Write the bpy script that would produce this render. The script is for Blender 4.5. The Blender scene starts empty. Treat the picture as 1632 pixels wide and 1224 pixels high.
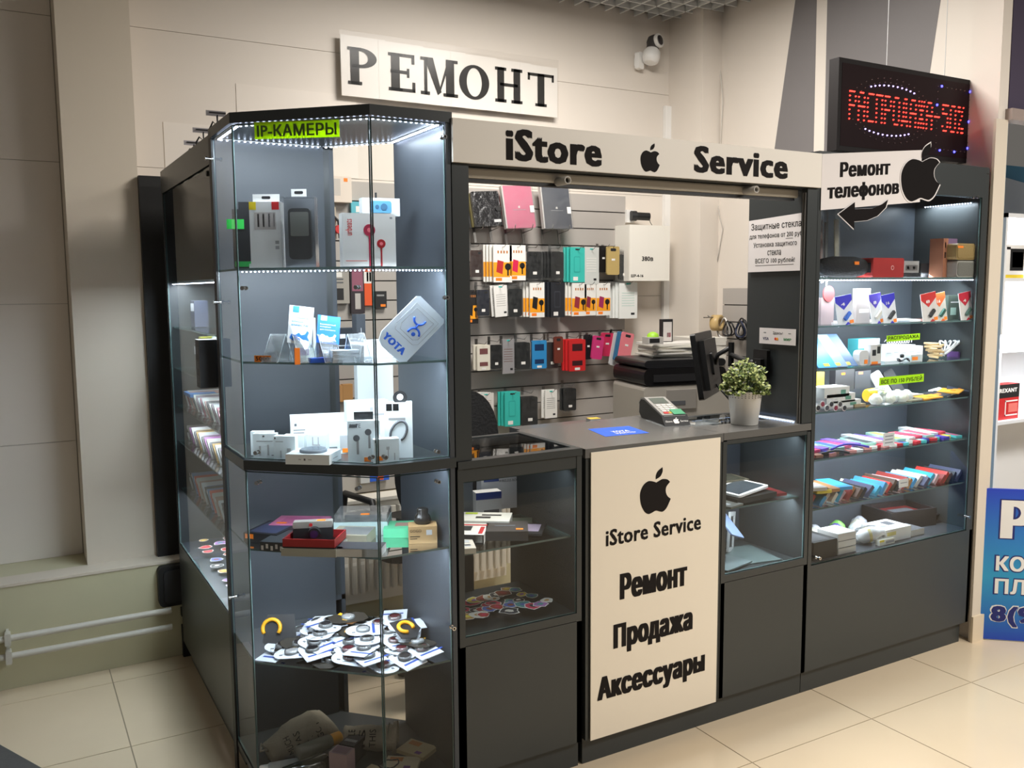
import bpy, bmesh, math, random
from mathutils import Matrix, Vector
from mathutils.geometry import delaunay_2d_cdt
random.seed(7)
R = math.radians
C = bpy.context.scene.collection
# ------------------------------------------------------------------ camera
CX, CY, CZ = -0.6502, -2.2263, 1.5236
YAW, PITCH, ROLL, FOC = 0.51764, -0.10725, -0.00754, 1413.9
def cam_axes():
    sy, cy, sp, cp, sr, cr = math.sin(YAW), math.cos(YAW), math.sin(PITCH), math.cos(PITCH), math.sin(ROLL), math.cos(ROLL)
    f = Vector((sy * cp, cy * cp, sp)); r = Vector((cy, -sy, 0)); u = r.cross(f)
    return r * cr + u * sr, u * cr - r * sr, f
CR, CU, CF = cam_axes()
cam = bpy.data.objects.new('camera', bpy.data.cameras.new('camera')); C.objects.link(cam)
cam.data.sensor_width = 36; cam.data.lens = 36 * FOC / 1632; cam.data.clip_start = 0.02
m = Matrix((CR, CU, -CF)).transposed().to_4x4(); m.translation = (CX, CY, CZ); cam.matrix_world = m
bpy.context.scene.camera = cam
def at(px, py, ax, v):          # the point of a real plane (x, y or z = v) seen at a pixel of the photograph
    d = CF + CR * (px - 816) / FOC - CU * (py - 612) / FOC
    i = 'xyz'.index(ax); t = (v - (CX, CY, CZ)[i]) / d[i]
    return Vector((CX, CY, CZ)) + d * t
# ------------------------------------------------------------------ world, light, exposure
sc = bpy.context.scene
sc.view_settings.view_transform = 'Standard'; sc.view_settings.look = 'None'
sc.view_settings.exposure = 0.14; sc.view_settings.gamma = 1.0; sc.view_settings.use_curve_mapping = False
w = bpy.data.worlds.new('hall'); sc.world = w; w.use_nodes = True
w.node_tree.nodes['Background'].inputs[0].default_value = (1.0, 0.93, 0.84, 1); w.node_tree.nodes['Background'].inputs[1].default_value = 0.12
def area(name, loc, sx, sy, power, col=(1, .93, .84), rot=(0, 0, 0), spread=180):
    l = bpy.data.lights.new(name, 'AREA'); l.shape = 'RECTANGLE'; l.size = sx; l.size_y = sy; l.energy = power; l.color = col; l.spread = R(spread)
    o = bpy.data.objects.new(name, l); C.objects.link(o); o.location = loc; o.rotation_euler = rot; o['kind'] = 'helper'; return o
WARM = (1, .955, .895)
area('ceiling_lamp_hall', (2.6, -2.3, 3.0), 0.9, 0.6, 88, WARM)
area('ceiling_lamp_front', (4.4, -2.4, 3.0), 1.2, 1.2, 62, WARM)
area('ceiling_lamp_aisle', (0.6, -3.0, 3.0), 1.2, 0.6, 5, WARM)
area('ceiling_lamp_inside', (1.5, 0.6, 2.99), 0.9, 0.6, 62, WARM)
COLD = (.80, .90, 1.0)
# ------------------------------------------------------------------ materials
def S(r, g=None, b=None):
    if g is None: r, g, b = r
    return tuple((c / 255 / 12.92 if c <= 10 else ((c / 255 + .055) / 1.055) ** 2.4) for c in (r, g, b)) + (1,)
MATS = {}
def mat(col, rough=.5, metal=0., emit=0., noise=0., scale=8., bump=0., coat=0., name=None, spec=None):
    k = (tuple(col), rough, metal, emit, noise, scale, bump, coat, spec)
    if k in MATS: return MATS[k]
    ma = bpy.data.materials.new(name or 'finish'); ma.use_nodes = True; nt = ma.node_tree; b = nt.nodes['Principled BSDF']
    b.inputs['Base Color'].default_value = S(col); b.inputs['Roughness'].default_value = rough; b.inputs['Metallic'].default_value = metal
    if spec is not None: b.inputs['Specular IOR Level'].default_value = spec
    if coat: b.inputs['Coat Weight'].default_value = coat; b.inputs['Coat Roughness'].default_value = .06
    if emit:
        b.inputs['Emission Color'].default_value = S(col); b.inputs['Emission Strength'].default_value = emit
    if noise or bump:
        tc = nt.nodes.new('ShaderNodeTexCoord'); n = nt.nodes.new('ShaderNodeTexNoise'); n.inputs['Scale'].default_value = scale; n.inputs['Detail'].default_value = 4
        nt.links.new(tc.outputs['Object'], n.inputs['Vector'])
        if noise:
            mx = nt.nodes.new('ShaderNodeMix'); mx.data_type = 'RGBA'; c = S(col)
            mx.inputs[6].default_value = tuple(x * (1 - noise) for x in c[:3]) + (1,); mx.inputs[7].default_value = tuple(min(1, x * (1 + noise)) for x in c[:3]) + (1,)
            nt.links.new(n.outputs['Fac'], mx.inputs[0]); nt.links.new(mx.outputs[2], b.inputs['Base Color'])
        if bump:
            bp = nt.nodes.new('ShaderNodeBump'); bp.inputs['Strength'].default_value = bump; bp.inputs['Distance'].default_value = .01
            nt.links.new(n.outputs['Fac'], bp.inputs['Height']); nt.links.new(bp.outputs[0], b.inputs['Normal'])
    MATS[k] = ma; return ma
def glassmat(name, tint, gloss=1.0, haze=0.0, rough=0.0):
    ma = bpy.data.materials.new(name); ma.use_nodes = True; nt = ma.node_tree; nt.nodes.clear()
    out = nt.nodes.new('ShaderNodeOutputMaterial'); t = nt.nodes.new('ShaderNodeBsdfTransparent'); g = nt.nodes.new('ShaderNodeBsdfGlossy')
    t.inputs[0].default_value = tuple(tint) + (1,); g.inputs['Roughness'].default_value = rough
    f = nt.nodes.new('ShaderNodeFresnel'); f.inputs[0].default_value = 1.45
    mu = nt.nodes.new('ShaderNodeMath'); mu.operation = 'MULTIPLY'; mu.inputs[1].default_value = gloss; nt.links.new(f.outputs[0], mu.inputs[0])
    mx = nt.nodes.new('ShaderNodeMixShader'); nt.links.new(mu.outputs[0], mx.inputs[0]); nt.links.new(t.outputs[0], mx.inputs[1]); nt.links.new(g.outputs[0], mx.inputs[2])
    last = mx
    if haze:
        d = nt.nodes.new('ShaderNodeBsdfDiffuse'); d.inputs[0].default_value = (.85, .88, .88, 1)
        tc = nt.nodes.new('ShaderNodeTexCoord'); n = nt.nodes.new('ShaderNodeTexNoise'); n.inputs['Scale'].default_value = 45
        nt.links.new(tc.outputs['Object'], n.inputs['Vector'])
        m3 = nt.nodes.new('ShaderNodeMath'); m3.operation = 'MULTIPLY'; m3.inputs[1].default_value = haze * 2; nt.links.new(n.outputs['Fac'], m3.inputs[0])
        m2 = nt.nodes.new('ShaderNodeMixShader'); nt.links.new(m3.outputs[0], m2.inputs[0]); nt.links.new(mx.outputs[0], m2.inputs[1]); nt.links.new(d.outputs[0], m2.inputs[2]); last = m2
    nt.links.new(last.outputs[0], out.inputs[0]); return ma
GLASS = glassmat('clear_glass', (.96, .98, .975), .9)
LIME = mat((205, 235, 40), .6, name='lime_paper'); _nt = LIME.node_tree; _b = _nt.nodes['Principled BSDF']; _t = _nt.nodes.new('ShaderNodeBsdfTranslucent'); _t.inputs[0].default_value = S(215, 245, 40)
_m = _nt.nodes.new('ShaderNodeMixShader'); _m.inputs[0].default_value = .55; _nt.links.new(_b.outputs[0], _m.inputs[1]); _nt.links.new(_t.outputs[0], _m.inputs[2]); _nt.links.new(_m.outputs[0], _nt.nodes['Material Output'].inputs[0])
EDGE = mat((96, 118, 116), .2, name='glass_edge')
BAG = glassmat('clear_plastic', (.95, .95, .95), 1.5, .035, .12); BAGH = glassmat('clear_bag_film', (.92, .93, .93), 2.0, .16, .10)
ACRYL = glassmat('clear_acrylic', (.90, .93, .95), 1.5, .12, .05)
LAM = mat((53, 57, 58), .33, noise=.05, scale=3, name='anthracite_laminate')
LAMIN = mat((60, 65, 71), .42, noise=.05, scale=2, name='anthracite_laminate_inside')
TOPM = mat((100, 99, 97), .25, noise=.04, scale=4, name='grey_worktop')
BLACK = mat((20, 20, 21), .45); BLK2 = mat((34, 34, 36), .5); INK = mat((30, 26, 25), .7, spec=.15)
WHITE = mat((238, 236, 232), .45); PAPER = mat((236, 233, 228), .7, noise=.02); GREY = mat((150, 150, 150), .5); LG = mat((196, 197, 198), .5)
CHROME = mat((200, 200, 200), .18, 1.0, name='chrome'); STEEL = mat((150, 148, 145), .35, 1.0)
ORANGE = mat((255, 135, 30), .6); TEAL = mat((72, 190, 178), .5); RED = mat((200, 40, 42), .45); BLUE = mat((40, 95, 205), .5)
LEDW = mat((215, 228, 255), .4, emit=14, name='led_white')
# ------------------------------------------------------------------ mesh building
class MB:
    def __init__(s): s.v = []; s.f = []; s.mi = []; s.ms = []; s.sm = []
    def m(s, ma):
        if ma not in s.ms: s.ms.append(ma)
        return s.ms.index(ma)
    def add(s, vs, fs, ma, T=None, smooth=False):
        b = len(s.v); k = s.m(ma)
        for p in vs:
            p = Vector(p); s.v.append(T @ p if T else p)
        for f in fs: s.f.append([b + i for i in f]); s.mi.append(k); s.sm.append(smooth)
        return s
    def box(s, x0, x1, y0, y1, z0, z1, ma, T=None):
        return s.add([(x, y, z) for z in (z0, z1) for y in (y0, y1) for x in (x0, x1)],
                     [(0, 2, 3, 1), (4, 5, 7, 6), (0, 1, 5, 4), (2, 6, 7, 3), (0, 4, 6, 2), (1, 3, 7, 5)], ma, T)
    def bev(s, x0, x1, y0, y1, z0, z1, r, ma, ax='z', T=None, n=3):     # box with rounded corners about one axis
        def rr(a0, a1, b0, b1):
            o = []
            for cx, cy, st in ((a1 - r, b1 - r, 0), (a0 + r, b1 - r, 90), (a0 + r, b0 + r, 180), (a1 - r, b0 + r, 270)):
                for i in range(n + 1):
                    t = R(st + 90 * i / n); o.append((cx + r * math.cos(t), cy + r * math.sin(t)))
            return o
        if ax == 'z': return s.prism(rr(x0, x1, y0, y1), z0, z1, ma, T)
        if ax == 'y': return s.prism(rr(x0, x1, z0, z1), -y1, -y0, ma, (T or Matrix()) @ Matrix(((1, 0, 0, 0), (0, 0, -1, 0), (0, 1, 0, 0), (0, 0, 0, 1))))
        return s.prism(rr(y0, y1, z0, z1), x0, x1, ma, (T or Matrix()) @ Matrix(((0, 0, 1, 0), (1, 0, 0, 0), (0, 1, 0, 0), (0, 0, 0, 1))))
    def prism(s, pts, z0, z1, ma, T=None):
        n = len(pts); a = sum(pts[i][0] * pts[(i + 1) % n][1] - pts[(i + 1) % n][0] * pts[i][1] for i in range(n))
        if a < 0: pts = pts[::-1]
        return s.add([(x, y, z0) for x, y in pts] + [(x, y, z1) for x, y in pts],
                     [list(range(n))[::-1], list(range(n, 2 * n))] + [(i, (i + 1) % n, n + (i + 1) % n, n + i) for i in range(n)], ma, T)
    def lathe(s, prof, n, ma, T=None, cap=True, smooth=True):   # prof: (r, z) list
        vs = [(r * math.cos(2 * math.pi * i / n), r * math.sin(2 * math.pi * i / n), z) for r, z in prof for i in range(n)]
        fs = [(j * n + i, j * n + (i + 1) % n, (j + 1) * n + (i + 1) % n, (j + 1) * n + i) for j in range(len(prof) - 1) for i in range(n)]
        s.add(vs, fs, ma, T, smooth)
        if cap:
            L = len(prof) - 1
            s.add(vs[:n], [list(range(n))[::-1]], ma, T); s.add(vs[L * n:], [list(range(n))], ma, T)
        return s
    def cyl(s, p0, p1, r, ma, n=12, r1=None, T=None):
        p0, p1 = Vector(p0), Vector(p1); d = p1 - p0
        M = Matrix.Translation(p0) @ d.to_track_quat('Z', 'Y').to_matrix().to_4x4()
        return s.lathe([(r, 0), (r if r1 is None else r1, d.length)], n, ma, (T @ M) if T else M)
    def tube(s, pts, r, ma, n=8, T=None):
        pts = [Vector(p) for p in pts]; rings = []; up = None
        for i, p in enumerate(pts):
            d = (pts[min(i + 1, len(pts) - 1)] - pts[max(i - 1, 0)]).normalized()
            if up is None: up = d.orthogonal().normalized()
            up = (up - d * up.dot(d)).normalized(); q = d.cross(up)
            rings += [p + (up * math.cos(2 * math.pi * k / n) + q * math.sin(2 * math.pi * k / n)) * r for k in range(n)]
        fs = [(j * n + i, j * n + (i + 1) % n, (j + 1) * n + (i + 1) % n, (j + 1) * n + i) for j in range(len(pts) - 1) for i in range(n)]
        return s.add(rings, fs + [list(range(n))[::-1], list(range((len(pts) - 1) * n, len(pts) * n))], ma, T, True)
    def quad(s, a, b, c, d, ma, T=None): return s.add([a, b, c, d], [(0, 1, 2, 3)], ma, T)
    def mesh(s, name):
        me = bpy.data.meshes.new(name); me.from_pydata([tuple(p) for p in s.v], [], s.f)
        for a in s.ms: me.materials.append(a)
        me.polygons.foreach_set('material_index', s.mi); me.polygons.foreach_set('use_smooth', s.sm); me.update(); return me
    def build(s, name, parent=None, loc=None, rz=0, kind=None):
        o = bpy.data.objects.new(name, s.mesh(name)); C.objects.link(o)
        if parent: o.parent = parent
        if loc is not None: o.location = loc
        if rz: o.rotation_euler = (0, 0, rz)
        if kind: o['kind'] = kind
        return o
def tag(o, label, cat, group=None, kind=None):
    o['label'] = label; o['category'] = cat
    if group: o['group'] = group
    if kind: o['kind'] = kind
    return o
def thing(name, label, cat, loc=(0, 0, 0), rz=0, group=None, rot=None):
    o = bpy.data.objects.new(name, None); C.objects.link(o); o.location = loc; o.rotation_euler = rot or (0, 0, rz)
    o.empty_display_size = .05; return tag(o, label, cat, group)
def TR(loc, rz=0, rx=0, ry=0): return Matrix.Translation(loc) @ Matrix.Rotation(rz, 4, 'Z') @ Matrix.Rotation(ry, 4, 'Y') @ Matrix.Rotation(rx, 4, 'X')
def FR(O, U, V):            # frame: x along U, y along V, z out
    U, V = Vector(U).normalized(), Vector(V).normalized(); N = U.cross(V); M = Matrix((U, V, N)).transposed().to_4x4(); M.translation = Vector(O); return M
XZ = Matrix(((1, 0, 0, 0), (0, 0, -1, 0), (0, 1, 0, 0), (0, 0, 0, 1)))   # drawing plane facing -y: (u, v) -> x, z, thickness towards -y
TXT = {}
def lettering(body, u0, v0, u1, v1, ma, T, parent=None, bold=0., name='lettering', thick=.0006, shear=0.):
    if body not in TXT:
        c = bpy.data.curves.new('t', 'FONT'); c.body = body; c.resolution_u = 2; c.fill_mode = 'NONE'; c.space_character = 1.03 + bold * .9
        o = bpy.data.objects.new('t', c); C.objects.link(o)
        me = bpy.data.meshes.new_from_object(o.evaluated_get(bpy.context.evaluated_depsgraph_get()))
        bpy.data.objects.remove(o); nb = {}
        for e in me.edges:
            a_, b_ = e.vertices; nb.setdefault(a_, []).append(b_); nb.setdefault(b_, []).append(a_)
        seen = set(); loops = []
        for st in range(len(me.vertices)):
            if st in seen or st not in nb: continue
            lp = [st]; seen.add(st); cur = st
            while True:
                nx = [q for q in sorted(nb[cur]) if q not in seen]
                if not nx: break
                cur = nx[0]; seen.add(cur); lp.append(cur)
            loops.append([me.vertices[q].co.copy() for q in lp])
        vs_, es_ = [], []
        for l in loops: n0 = len(vs_); vs_ += [p.xy for p in l]; es_ += [(n0 + q, n0 + (q + 1) % len(l)) for q in range(len(l))]
        cv, ce_, cf, _, _, _ = delaunay_2d_cdt(vs_, es_, [], 0, 1e-5)
        def wind(x, y):       # how often the outlines wind around a point
            k = 0
            for l in loops:
                for q in range(len(l)):
                    a_, b_ = l[q - 1], l[q]
                    if (a_.y > y) != (b_.y > y) and x < (b_.x - a_.x) * (y - a_.y) / (b_.y - a_.y) + a_.x: k += 1 if b_.y > a_.y else -1
            return k
        co = [Vector((p.x, p.y, 0)) for p in cv]; fs = [tuple(f) for f in cf if wind(sum(cv[q].x for q in f) / len(f), sum(cv[q].y for q in f) / len(f))]
        TXT[body] = (co, fs)
    co, fs = TXT[body]
    a0, a1 = min(p.x for p in co) - bold, max(p.x for p in co) + bold; b0, b1 = min(p.y for p in co) - bold * .4, max(p.y for p in co) + bold * .4
    mb = MB(); ring = [(dx, dy) for dy in ((-.25, .25) if bold > .05 else (-.5, 0, .5)) for dx in ((-1, -.33, .33, 1) if bold > .05 else (-1, 0, 1))] if bold else [(0, 0)]
    for i, (dx, dy) in enumerate(ring):
        vs = []
        for p in co:
            u = (p.x + dx * bold - a0) / (a1 - a0) * (u1 - u0) + u0; v = (p.y + dy * bold - b0) / (b1 - b0) * (v1 - v0) + v0
            vs.append((u, v + shear * (u - u0), thick + i * 1e-5))
        mb.add(vs, fs, ma, T)
    return mb.build(name, parent)
def spline(pts, n=6):
    o = []; L = len(pts)
    for i in range(L):
        p0, p1, p2, p3 = pts[i - 1], pts[i], pts[(i + 1) % L], pts[(i + 2) % L]
        if len(p1) == 3: p0 = p1
        if len(p2) == 3: p3 = p2
        for j in range(n):
            t = j / n
            o.append(tuple(.5 * (2 * p1[k] + (p2[k] - p0[k]) * t + (2 * p0[k] - 5 * p1[k] + 4 * p2[k] - p3[k]) * t * t + (3 * p1[k] - p0[k] - 3 * p2[k] + p3[k]) * t ** 3) for k in (0, 1)))
    return o
APB = spline([(.50, .745, 1), (.40, .785), (.25, .805), (.10, .72), (.01, .54), (.03, .29), (.13, .09), (.25, .0), (.36, .01), (.49, .05), (.61, .015), (.71, .0), (.83, .08), (.955, .29, 1), (.86, .36), (.80, .47), (.81, .60), (.925, .715, 1), (.84, .785), (.70, .81), (.60, .785)])
APL = spline([(.48, .825, 1), (.485, .93), (.55, 1.03), (.685, 1.105, 1), (.69, 1.0), (.62, .885)])
def emblem(mb, u, v, h, ma, T, z0=0, z1=.0006):
    k = h / 1.105
    for pl in (APB, APL): mb.prism([(u + (x - .48) * k, v + y * k) for x, y in pl], z0, z1, ma, T)
    return mb
def carton(name, label, cat, loc, rz, dims, ma, prints=(), group=None, parent=None, rx=0, ry=0):
    w_, d, h = dims; mb = MB(); mb.box(-w_ / 2, w_ / 2, -d / 2, d / 2, 0, h, ma); e = .0005
    for p in prints:
        fc, u0, v0, u1, v1, pm = p[:6]
        if fc == 'f': q = [(-w_ / 2 + w_ * u, -d / 2 - e, h * v) for u, v in ((u0, v0), (u1, v0), (u1, v1), (u0, v1))]
        elif fc == 't': q = [(-w_ / 2 + w_ * u, -d / 2 + d * v, h + e) for u, v in ((u0, v0), (u1, v0), (u1, v1), (u0, v1))]
        elif fc == 'r': q = [(w_ / 2 + e, -d / 2 + d * u, h * v) for u, v in ((u0, v0), (u1, v0), (u1, v1), (u0, v1))]
        else: q = [(-w_ / 2 - e, d / 2 - d * u, h * v) for u, v in ((u0, v0), (u1, v0), (u1, v1), (u0, v1))]
        mb.quad(*q, pm)
    o = mb.build(name, parent, loc); o.rotation_euler = (rx, ry, rz)
    if label: tag(o, label, cat, group)
    return o
def sticker(parent, w_, d, h, u, v, su=.018, sv=.012, ma=None, name='price_sticker', face='f'):   # small label standing proud on a face of its box
    mb = MB(); x = -w_ / 2 + w_ * u; z = h * v
    if face == 'f': mb.box(x - su / 2, x + su / 2, -d / 2 - .0012, -d / 2 - .0006, z - sv / 2, z + sv / 2, ma or ORANGE)
    else: mb.box(x - su / 2, x + su / 2, -d / 2 + d * v - sv / 2, -d / 2 + d * v + sv / 2, h + .0006, h + .0012, ma or ORANGE)
    return mb.build(name, parent)
ORD = 'first second third fourth fifth sixth seventh eighth ninth tenth eleventh twelfth thirteenth fourteenth fifteenth sixteenth seventeenth eighteenth nineteenth twentieth'.split()
def nth(i): return ORD[i] if i < 20 else ('twenty-' + ORD[i - 20] if i < 29 else ('thirtieth' if i == 29 else 'thirty-' + ORD[i - 30]))
#STRUCT
# ------------------------------------------------------------------ the setting
WALLM = mat((226, 217, 206), .55, noise=.015, scale=1.5, name='painted_white_panel')
WALLC = mat((214, 203, 186), .6, noise=.02, scale=2, name='cream_paint')
LEDGE = mat((198, 192, 160), .55, noise=.05, scale=5, name='cream_paint_shade_tint')  # cream paint; its olive cast is shade put into the colour
TILE = mat((222, 202, 172), .16, noise=.035, scale=5, name='cream_floor_tile')
GROUT = mat((150, 135, 112), .8)
fl = MB().box(-3.2, 6.2, -3.4, 2.0, -.05, -.0015, GROUT).build('floor', kind='structure')
tm = MB().box(.0015, .5715, .0015, .5635, -.004, 0, TILE).mesh('floor_tile')
for i in range(-7, 8):
    for j in range(-5, 4):
        o = bpy.data.objects.new('floor_tile', tm); C.objects.link(o); o.parent = fl; o.location = (1.355 + .574 * i, -.25 + .566 * j, 0)
        if j == 3: o.scale = (1, .25, 1)
# back wall of tall sandwich panels above a projecting ledge
wb = MB().box(-3.2, 2.80, 1.906, 2.05, 0, 3.1, mat((165, 158, 148), .8)).build('wall_back', kind='structure')
zs = [.41, .90, 1.475, 2.05, 2.625, 3.06]
for a, b in zip(zs, zs[1:]):
    for x0, x1 in ((-3.2, -.42), (-.146, 2.756)):
        mb = MB().bev(x0, x1, 1.9, 1.908, a + .001, b - .001, .001, WALLM, 'y', n=1); mb.build('wall_panel', wb)
MB().box(-.012, .86, 1.8975, 1.9, 2.052, 2.245, mat((232, 224, 214), .5)).build('cover_sheet', wb)
MB().box(.30, .86, 1.8975, 1.9, 2.245, 2.437, mat((230, 221, 210), .5)).build('cover_sheet', wb)
lb = MB(); lb.box(-3.2, 2.76, 1.59, 1.906, 0, .41, LEDGE); lb.box(-3.2, 2.76, 1.586, 1.70, .404, .414, WALLC)
lb.build('wall_lower', kind='structure')
MB().box(-.417, -.15, 1.70, 1.906, .414, 3.06, WALLC).build('wall_column', kind='structure')
# right hand wall with corner pilaster and painted grey bands
wr = MB(); wr.box(2.756, 3.0, 1.616, 1.906, 0, 3.1, WALLM); wr.box(2.894, 2.955, 0.0, 1.62, 0, 3.1, WALLM)
wr = wr.build('wall_right', kind='structure')
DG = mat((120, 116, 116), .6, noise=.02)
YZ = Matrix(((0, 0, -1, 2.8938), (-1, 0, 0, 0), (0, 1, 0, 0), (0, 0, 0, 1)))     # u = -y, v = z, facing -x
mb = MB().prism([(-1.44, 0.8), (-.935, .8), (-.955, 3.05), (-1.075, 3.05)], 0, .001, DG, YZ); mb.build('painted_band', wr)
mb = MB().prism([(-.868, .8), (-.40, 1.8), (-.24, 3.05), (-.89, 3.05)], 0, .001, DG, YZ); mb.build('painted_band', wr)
# trunking in the corner and small socket
MB().box(2.715, 2.756, 1.875, 1.899, .5, 2.56, WHITE).build('trim_1', kind='structure')
# end face of the wall seen beside the right showcase with its baseboard
MB().box(2.865, 2.945, -.012, .0, 0, 2.19, WALLC).build('trim_2', kind='structure')
MB().box(2.86, 2.95, -.022, -.012, 0, .115, mat((225, 208, 180), .3)).build('baseboard_right', kind='structure')
# open-cell ceiling
ce = MB(); cm = mat((225, 225, 222), .5); z0, z1 = 3.03, 3.07
for i in range(60):
    x = -3.1 + i * .1
    if x < 2.9: ce.box(x, x + .008, .4, 1.9, z0, z1, cm)
for j in range(15): ce.box(-3.1, 2.89, .4 + j * .1, .408 + j * .1, z0, z1, cm)
ce.build('ceiling', kind='structure')
P_ = [at(px, py, 'z', 0) for px, py in ((0, 1190), (64, 1226))]; dv = P_[1] - P_[0]; nv = Vector((dv.y, -dv.x, 0)).normalized()
q_ = [P_[0] - dv * 3, P_[1] + dv * 2, P_[1] + dv * 2 + nv * .7, P_[0] - dv * 3 + nv * .7]; tag(MB().prism([(v.x, v.y) for v in q_], .0005, .008, mat((86, 84, 82), .9, noise=.15, scale=80)).build('floor_mat'), 'grey floor mat whose corner shows on the tiles at the lower left', 'mat')
MB().box(-3.2, 3.0, -.2, 2.05, 3.2, 3.25, mat((60, 60, 60), .9)).build('ceiling_slab', kind='structure')
# heating pipes along the lower wall at the left, with clamp
PIPE = mat((200, 195, 182), .5, noise=.08, scale=30)
t = thing('heating_pipes', 'two painted white heating pipes running low along the cream lower wall', 'pipe', (-.75, 1.5, .15))
for z in (.036 + .035, 0.001): MB().cyl((-2.3, .02, z + .004), (.62, .02, z + .004), .0125, PIPE, 14).build('pipe', t)
cl = MB()
for x in (.035,):
    cl.bev(x - .009, x + .012, .0, .04, -.02, .03, .004, PIPE, 'y'); cl.bev(x - .009, x + .012, .0, .04, .052, .098, .004, PIPE, 'y'); cl.box(x - .004, x + .006, .03, .09, -.01, .09, PIPE)
cl.build('clamp', t)
# black panel on the ledge, dark box and lower end of the run
BK = mat((22, 22, 22), .6)
tag(MB().box(-.152, -.005, 1.662, 1.696, .414, 1.986, BK).build('display_panel'), 'tall narrow black panel standing on the ledge beside the cream column', 'panel')
# black wing panel joining run to the wall
mb = MB(); mb.bev(-.17, .02, 1.545, 1.586, .232, .40, .02, BK, 'y'); mb.bev(-.15, .0, 1.535, 1.546, .25, .385, .015, BLK2, 'y')
mb.box(-.085, .0, 1.56, 1.586, 0.0, .135, BK); mb.box(-.085, .0, 1.56, 1.586, .175, .21, BK)
tag(mb.build('speaker_box'), 'dark plastic case fixed on the lower wall above the heating pipes', 'box')
# ------------------------------------------------------------------ cabinets
def off(pts, d):            # inset a convex plan outline by d
    n = len(pts); o = []
    cx = sum(p[0] for p in pts) / n; cy = sum(p[1] for p in pts) / n
    for i in range(n):
        p0, p1, p2 = Vector(pts[i - 1]), Vector(pts[i]), Vector(pts[(i + 1) % n])
        e1, e2 = (p1 - p0).normalized(), (p2 - p1).normalized(); n1, n2 = Vector((-e1.y, e1.x)), Vector((-e2.y, e2.x))
        if n1.dot(Vector((cx, cy)) - p1) < 0: n1 = -n1
        if n2.dot(Vector((cx, cy)) - p1) < 0: n2 = -n2
        b = (n1 + n2).normalized(); o.append(tuple(p1 + b * (d / max(.3, b.dot(n1)))))
    return o
def glass_shelf(pts, z, parent, name='glass_shelf', th=.006):
    mb = MB(); n = len(pts); q = off(pts, .0004)
    mb.add([(x, y, z) for x, y in q] + [(x, y, z - th) for x, y in q], [list(range(n)), list(range(n, 2 * n))[::-1]], GLASS)
    mb.add([(x, y, z) for x, y in pts] + [(x, y, z - th) for x, y in pts], [(i, (i + 1) % n, n + (i + 1) % n, n + i) for i in range(n)], EDGE)
    return mb.build(name, parent)
def pane(p, q, z0, z1, parent, th=.005, name='glass_pane', mt=None):
    p, q = Vector(p), Vector(q); L = (q - p).length; T = Matrix.Translation((p.x, p.y, 0)) @ Matrix.Rotation(math.atan2(q.y - p.y, q.x - p.x), 4, 'Z')
    mb = MB(); mb.quad((0, 0, z0), (L, 0, z0), (L, 0, z1), (0, 0, z1), mt or GLASS, T)
    for a, b, c, d in ((0, .0025, z0, z1), (L - .0025, L, z0, z1), (0, L, z1 - .0025, z1), (0, L, z0, z0 + .0025)): mb.box(a, b, 0, th, c, d, EDGE, T)
    return mb.build(name, parent)
def led_strip(p, q, z, parent, n, down=True, size=.0045, ma=None):
    p, q = Vector(p), Vector(q); mb = MB(); d = (q - p); L = d.length; T = Matrix.Translation((p.x, p.y, z)) @ Matrix.Rotation(math.atan2(d.y, d.x), 4, 'Z')
    mb.box(0, L, -.004, .004, .0, .002, LG, T)
    for i in range(n):
        x = (i + .5) * L / n; mb.box(x - size / 2, x + size / 2, -size / 2, size / 2, -.003, 0, ma or LEDW, T)
    return mb.build('led_strip', parent)
def strip_light(name, p, q, z, power, wd=.03, rot=None):
    p, q = Vector(p), Vector(q); c = (p + q) / 2; o = area(name, (c.x, c.y, z), (q - p).length, wd, power, COLD)
    o.rotation_euler = rot or (0, 0, math.atan2(q.y - p.y, q.x - p.x)); return o
def knob(p, d, parent, r=.006, L=.022):
    p = Vector(p); d = Vector(d).normalized(); mb = MB(); mb.cyl(p, p + d * L, r * .55, CHROME, 10); mb.cyl(p + d * L * .75, p + d * L, r, CHROME, 10); mb.cyl(p, p + d * .004, r, CHROME, 10)
    return mb.build('glass_holder', parent)
# --- corner showcase
CP = [(.43, 0), (.2, 0), (-.09, .28), (-.09, .56), (.25, .56), (.43, .37)]
cs = thing('corner_showcase', 'tall anthracite corner showcase with chamfered glass front and lit shelves', 'showcase')
def board(pts, z0, z1, name, ma=LAM): return MB().prism(pts, z0, z1, ma).build(name, cs)
board(off(CP, -.004), 1.972, 2.0, 'top_board'); board(off(CP, -.003), 1.022, 1.05, 'middle_board', TOPM and LAM); board(CP, .09, .108, 'base_board'); board(off(CP, .03), 0, .09, 'plinth')
MB().box(-.09, .25, .548, .562, .108, 1.972, LAMIN).build('back_panel', cs)
MB().box(.416, .43, 0, .37, .108, 1.972, LAMIN).build('side_panel', cs)
MB().box(-.094, -.088, .53, .566, 0, 1.99, BLACK).build('edge_strip', cs)
for z0, z1 in ((1.054, 1.968), (.112, 1.018)):
    pane((.202, .002), (.414, .002), z0, z1, cs); pane((-.088, .281), (.198, .004), z0, z1, cs); pane((-.088, .545), (-.088, .284), z0, z1, cs)
SP = [(.412, .01), (.203, .01), (-.082, .285), (-.082, .545), (.25, .545), (.412, .37)]
for z in (1.585, 1.327, .793, .457): glass_shelf(SP, z, cs)
n_ = Vector((-.70, -.72, 0)).normalized()
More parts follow.
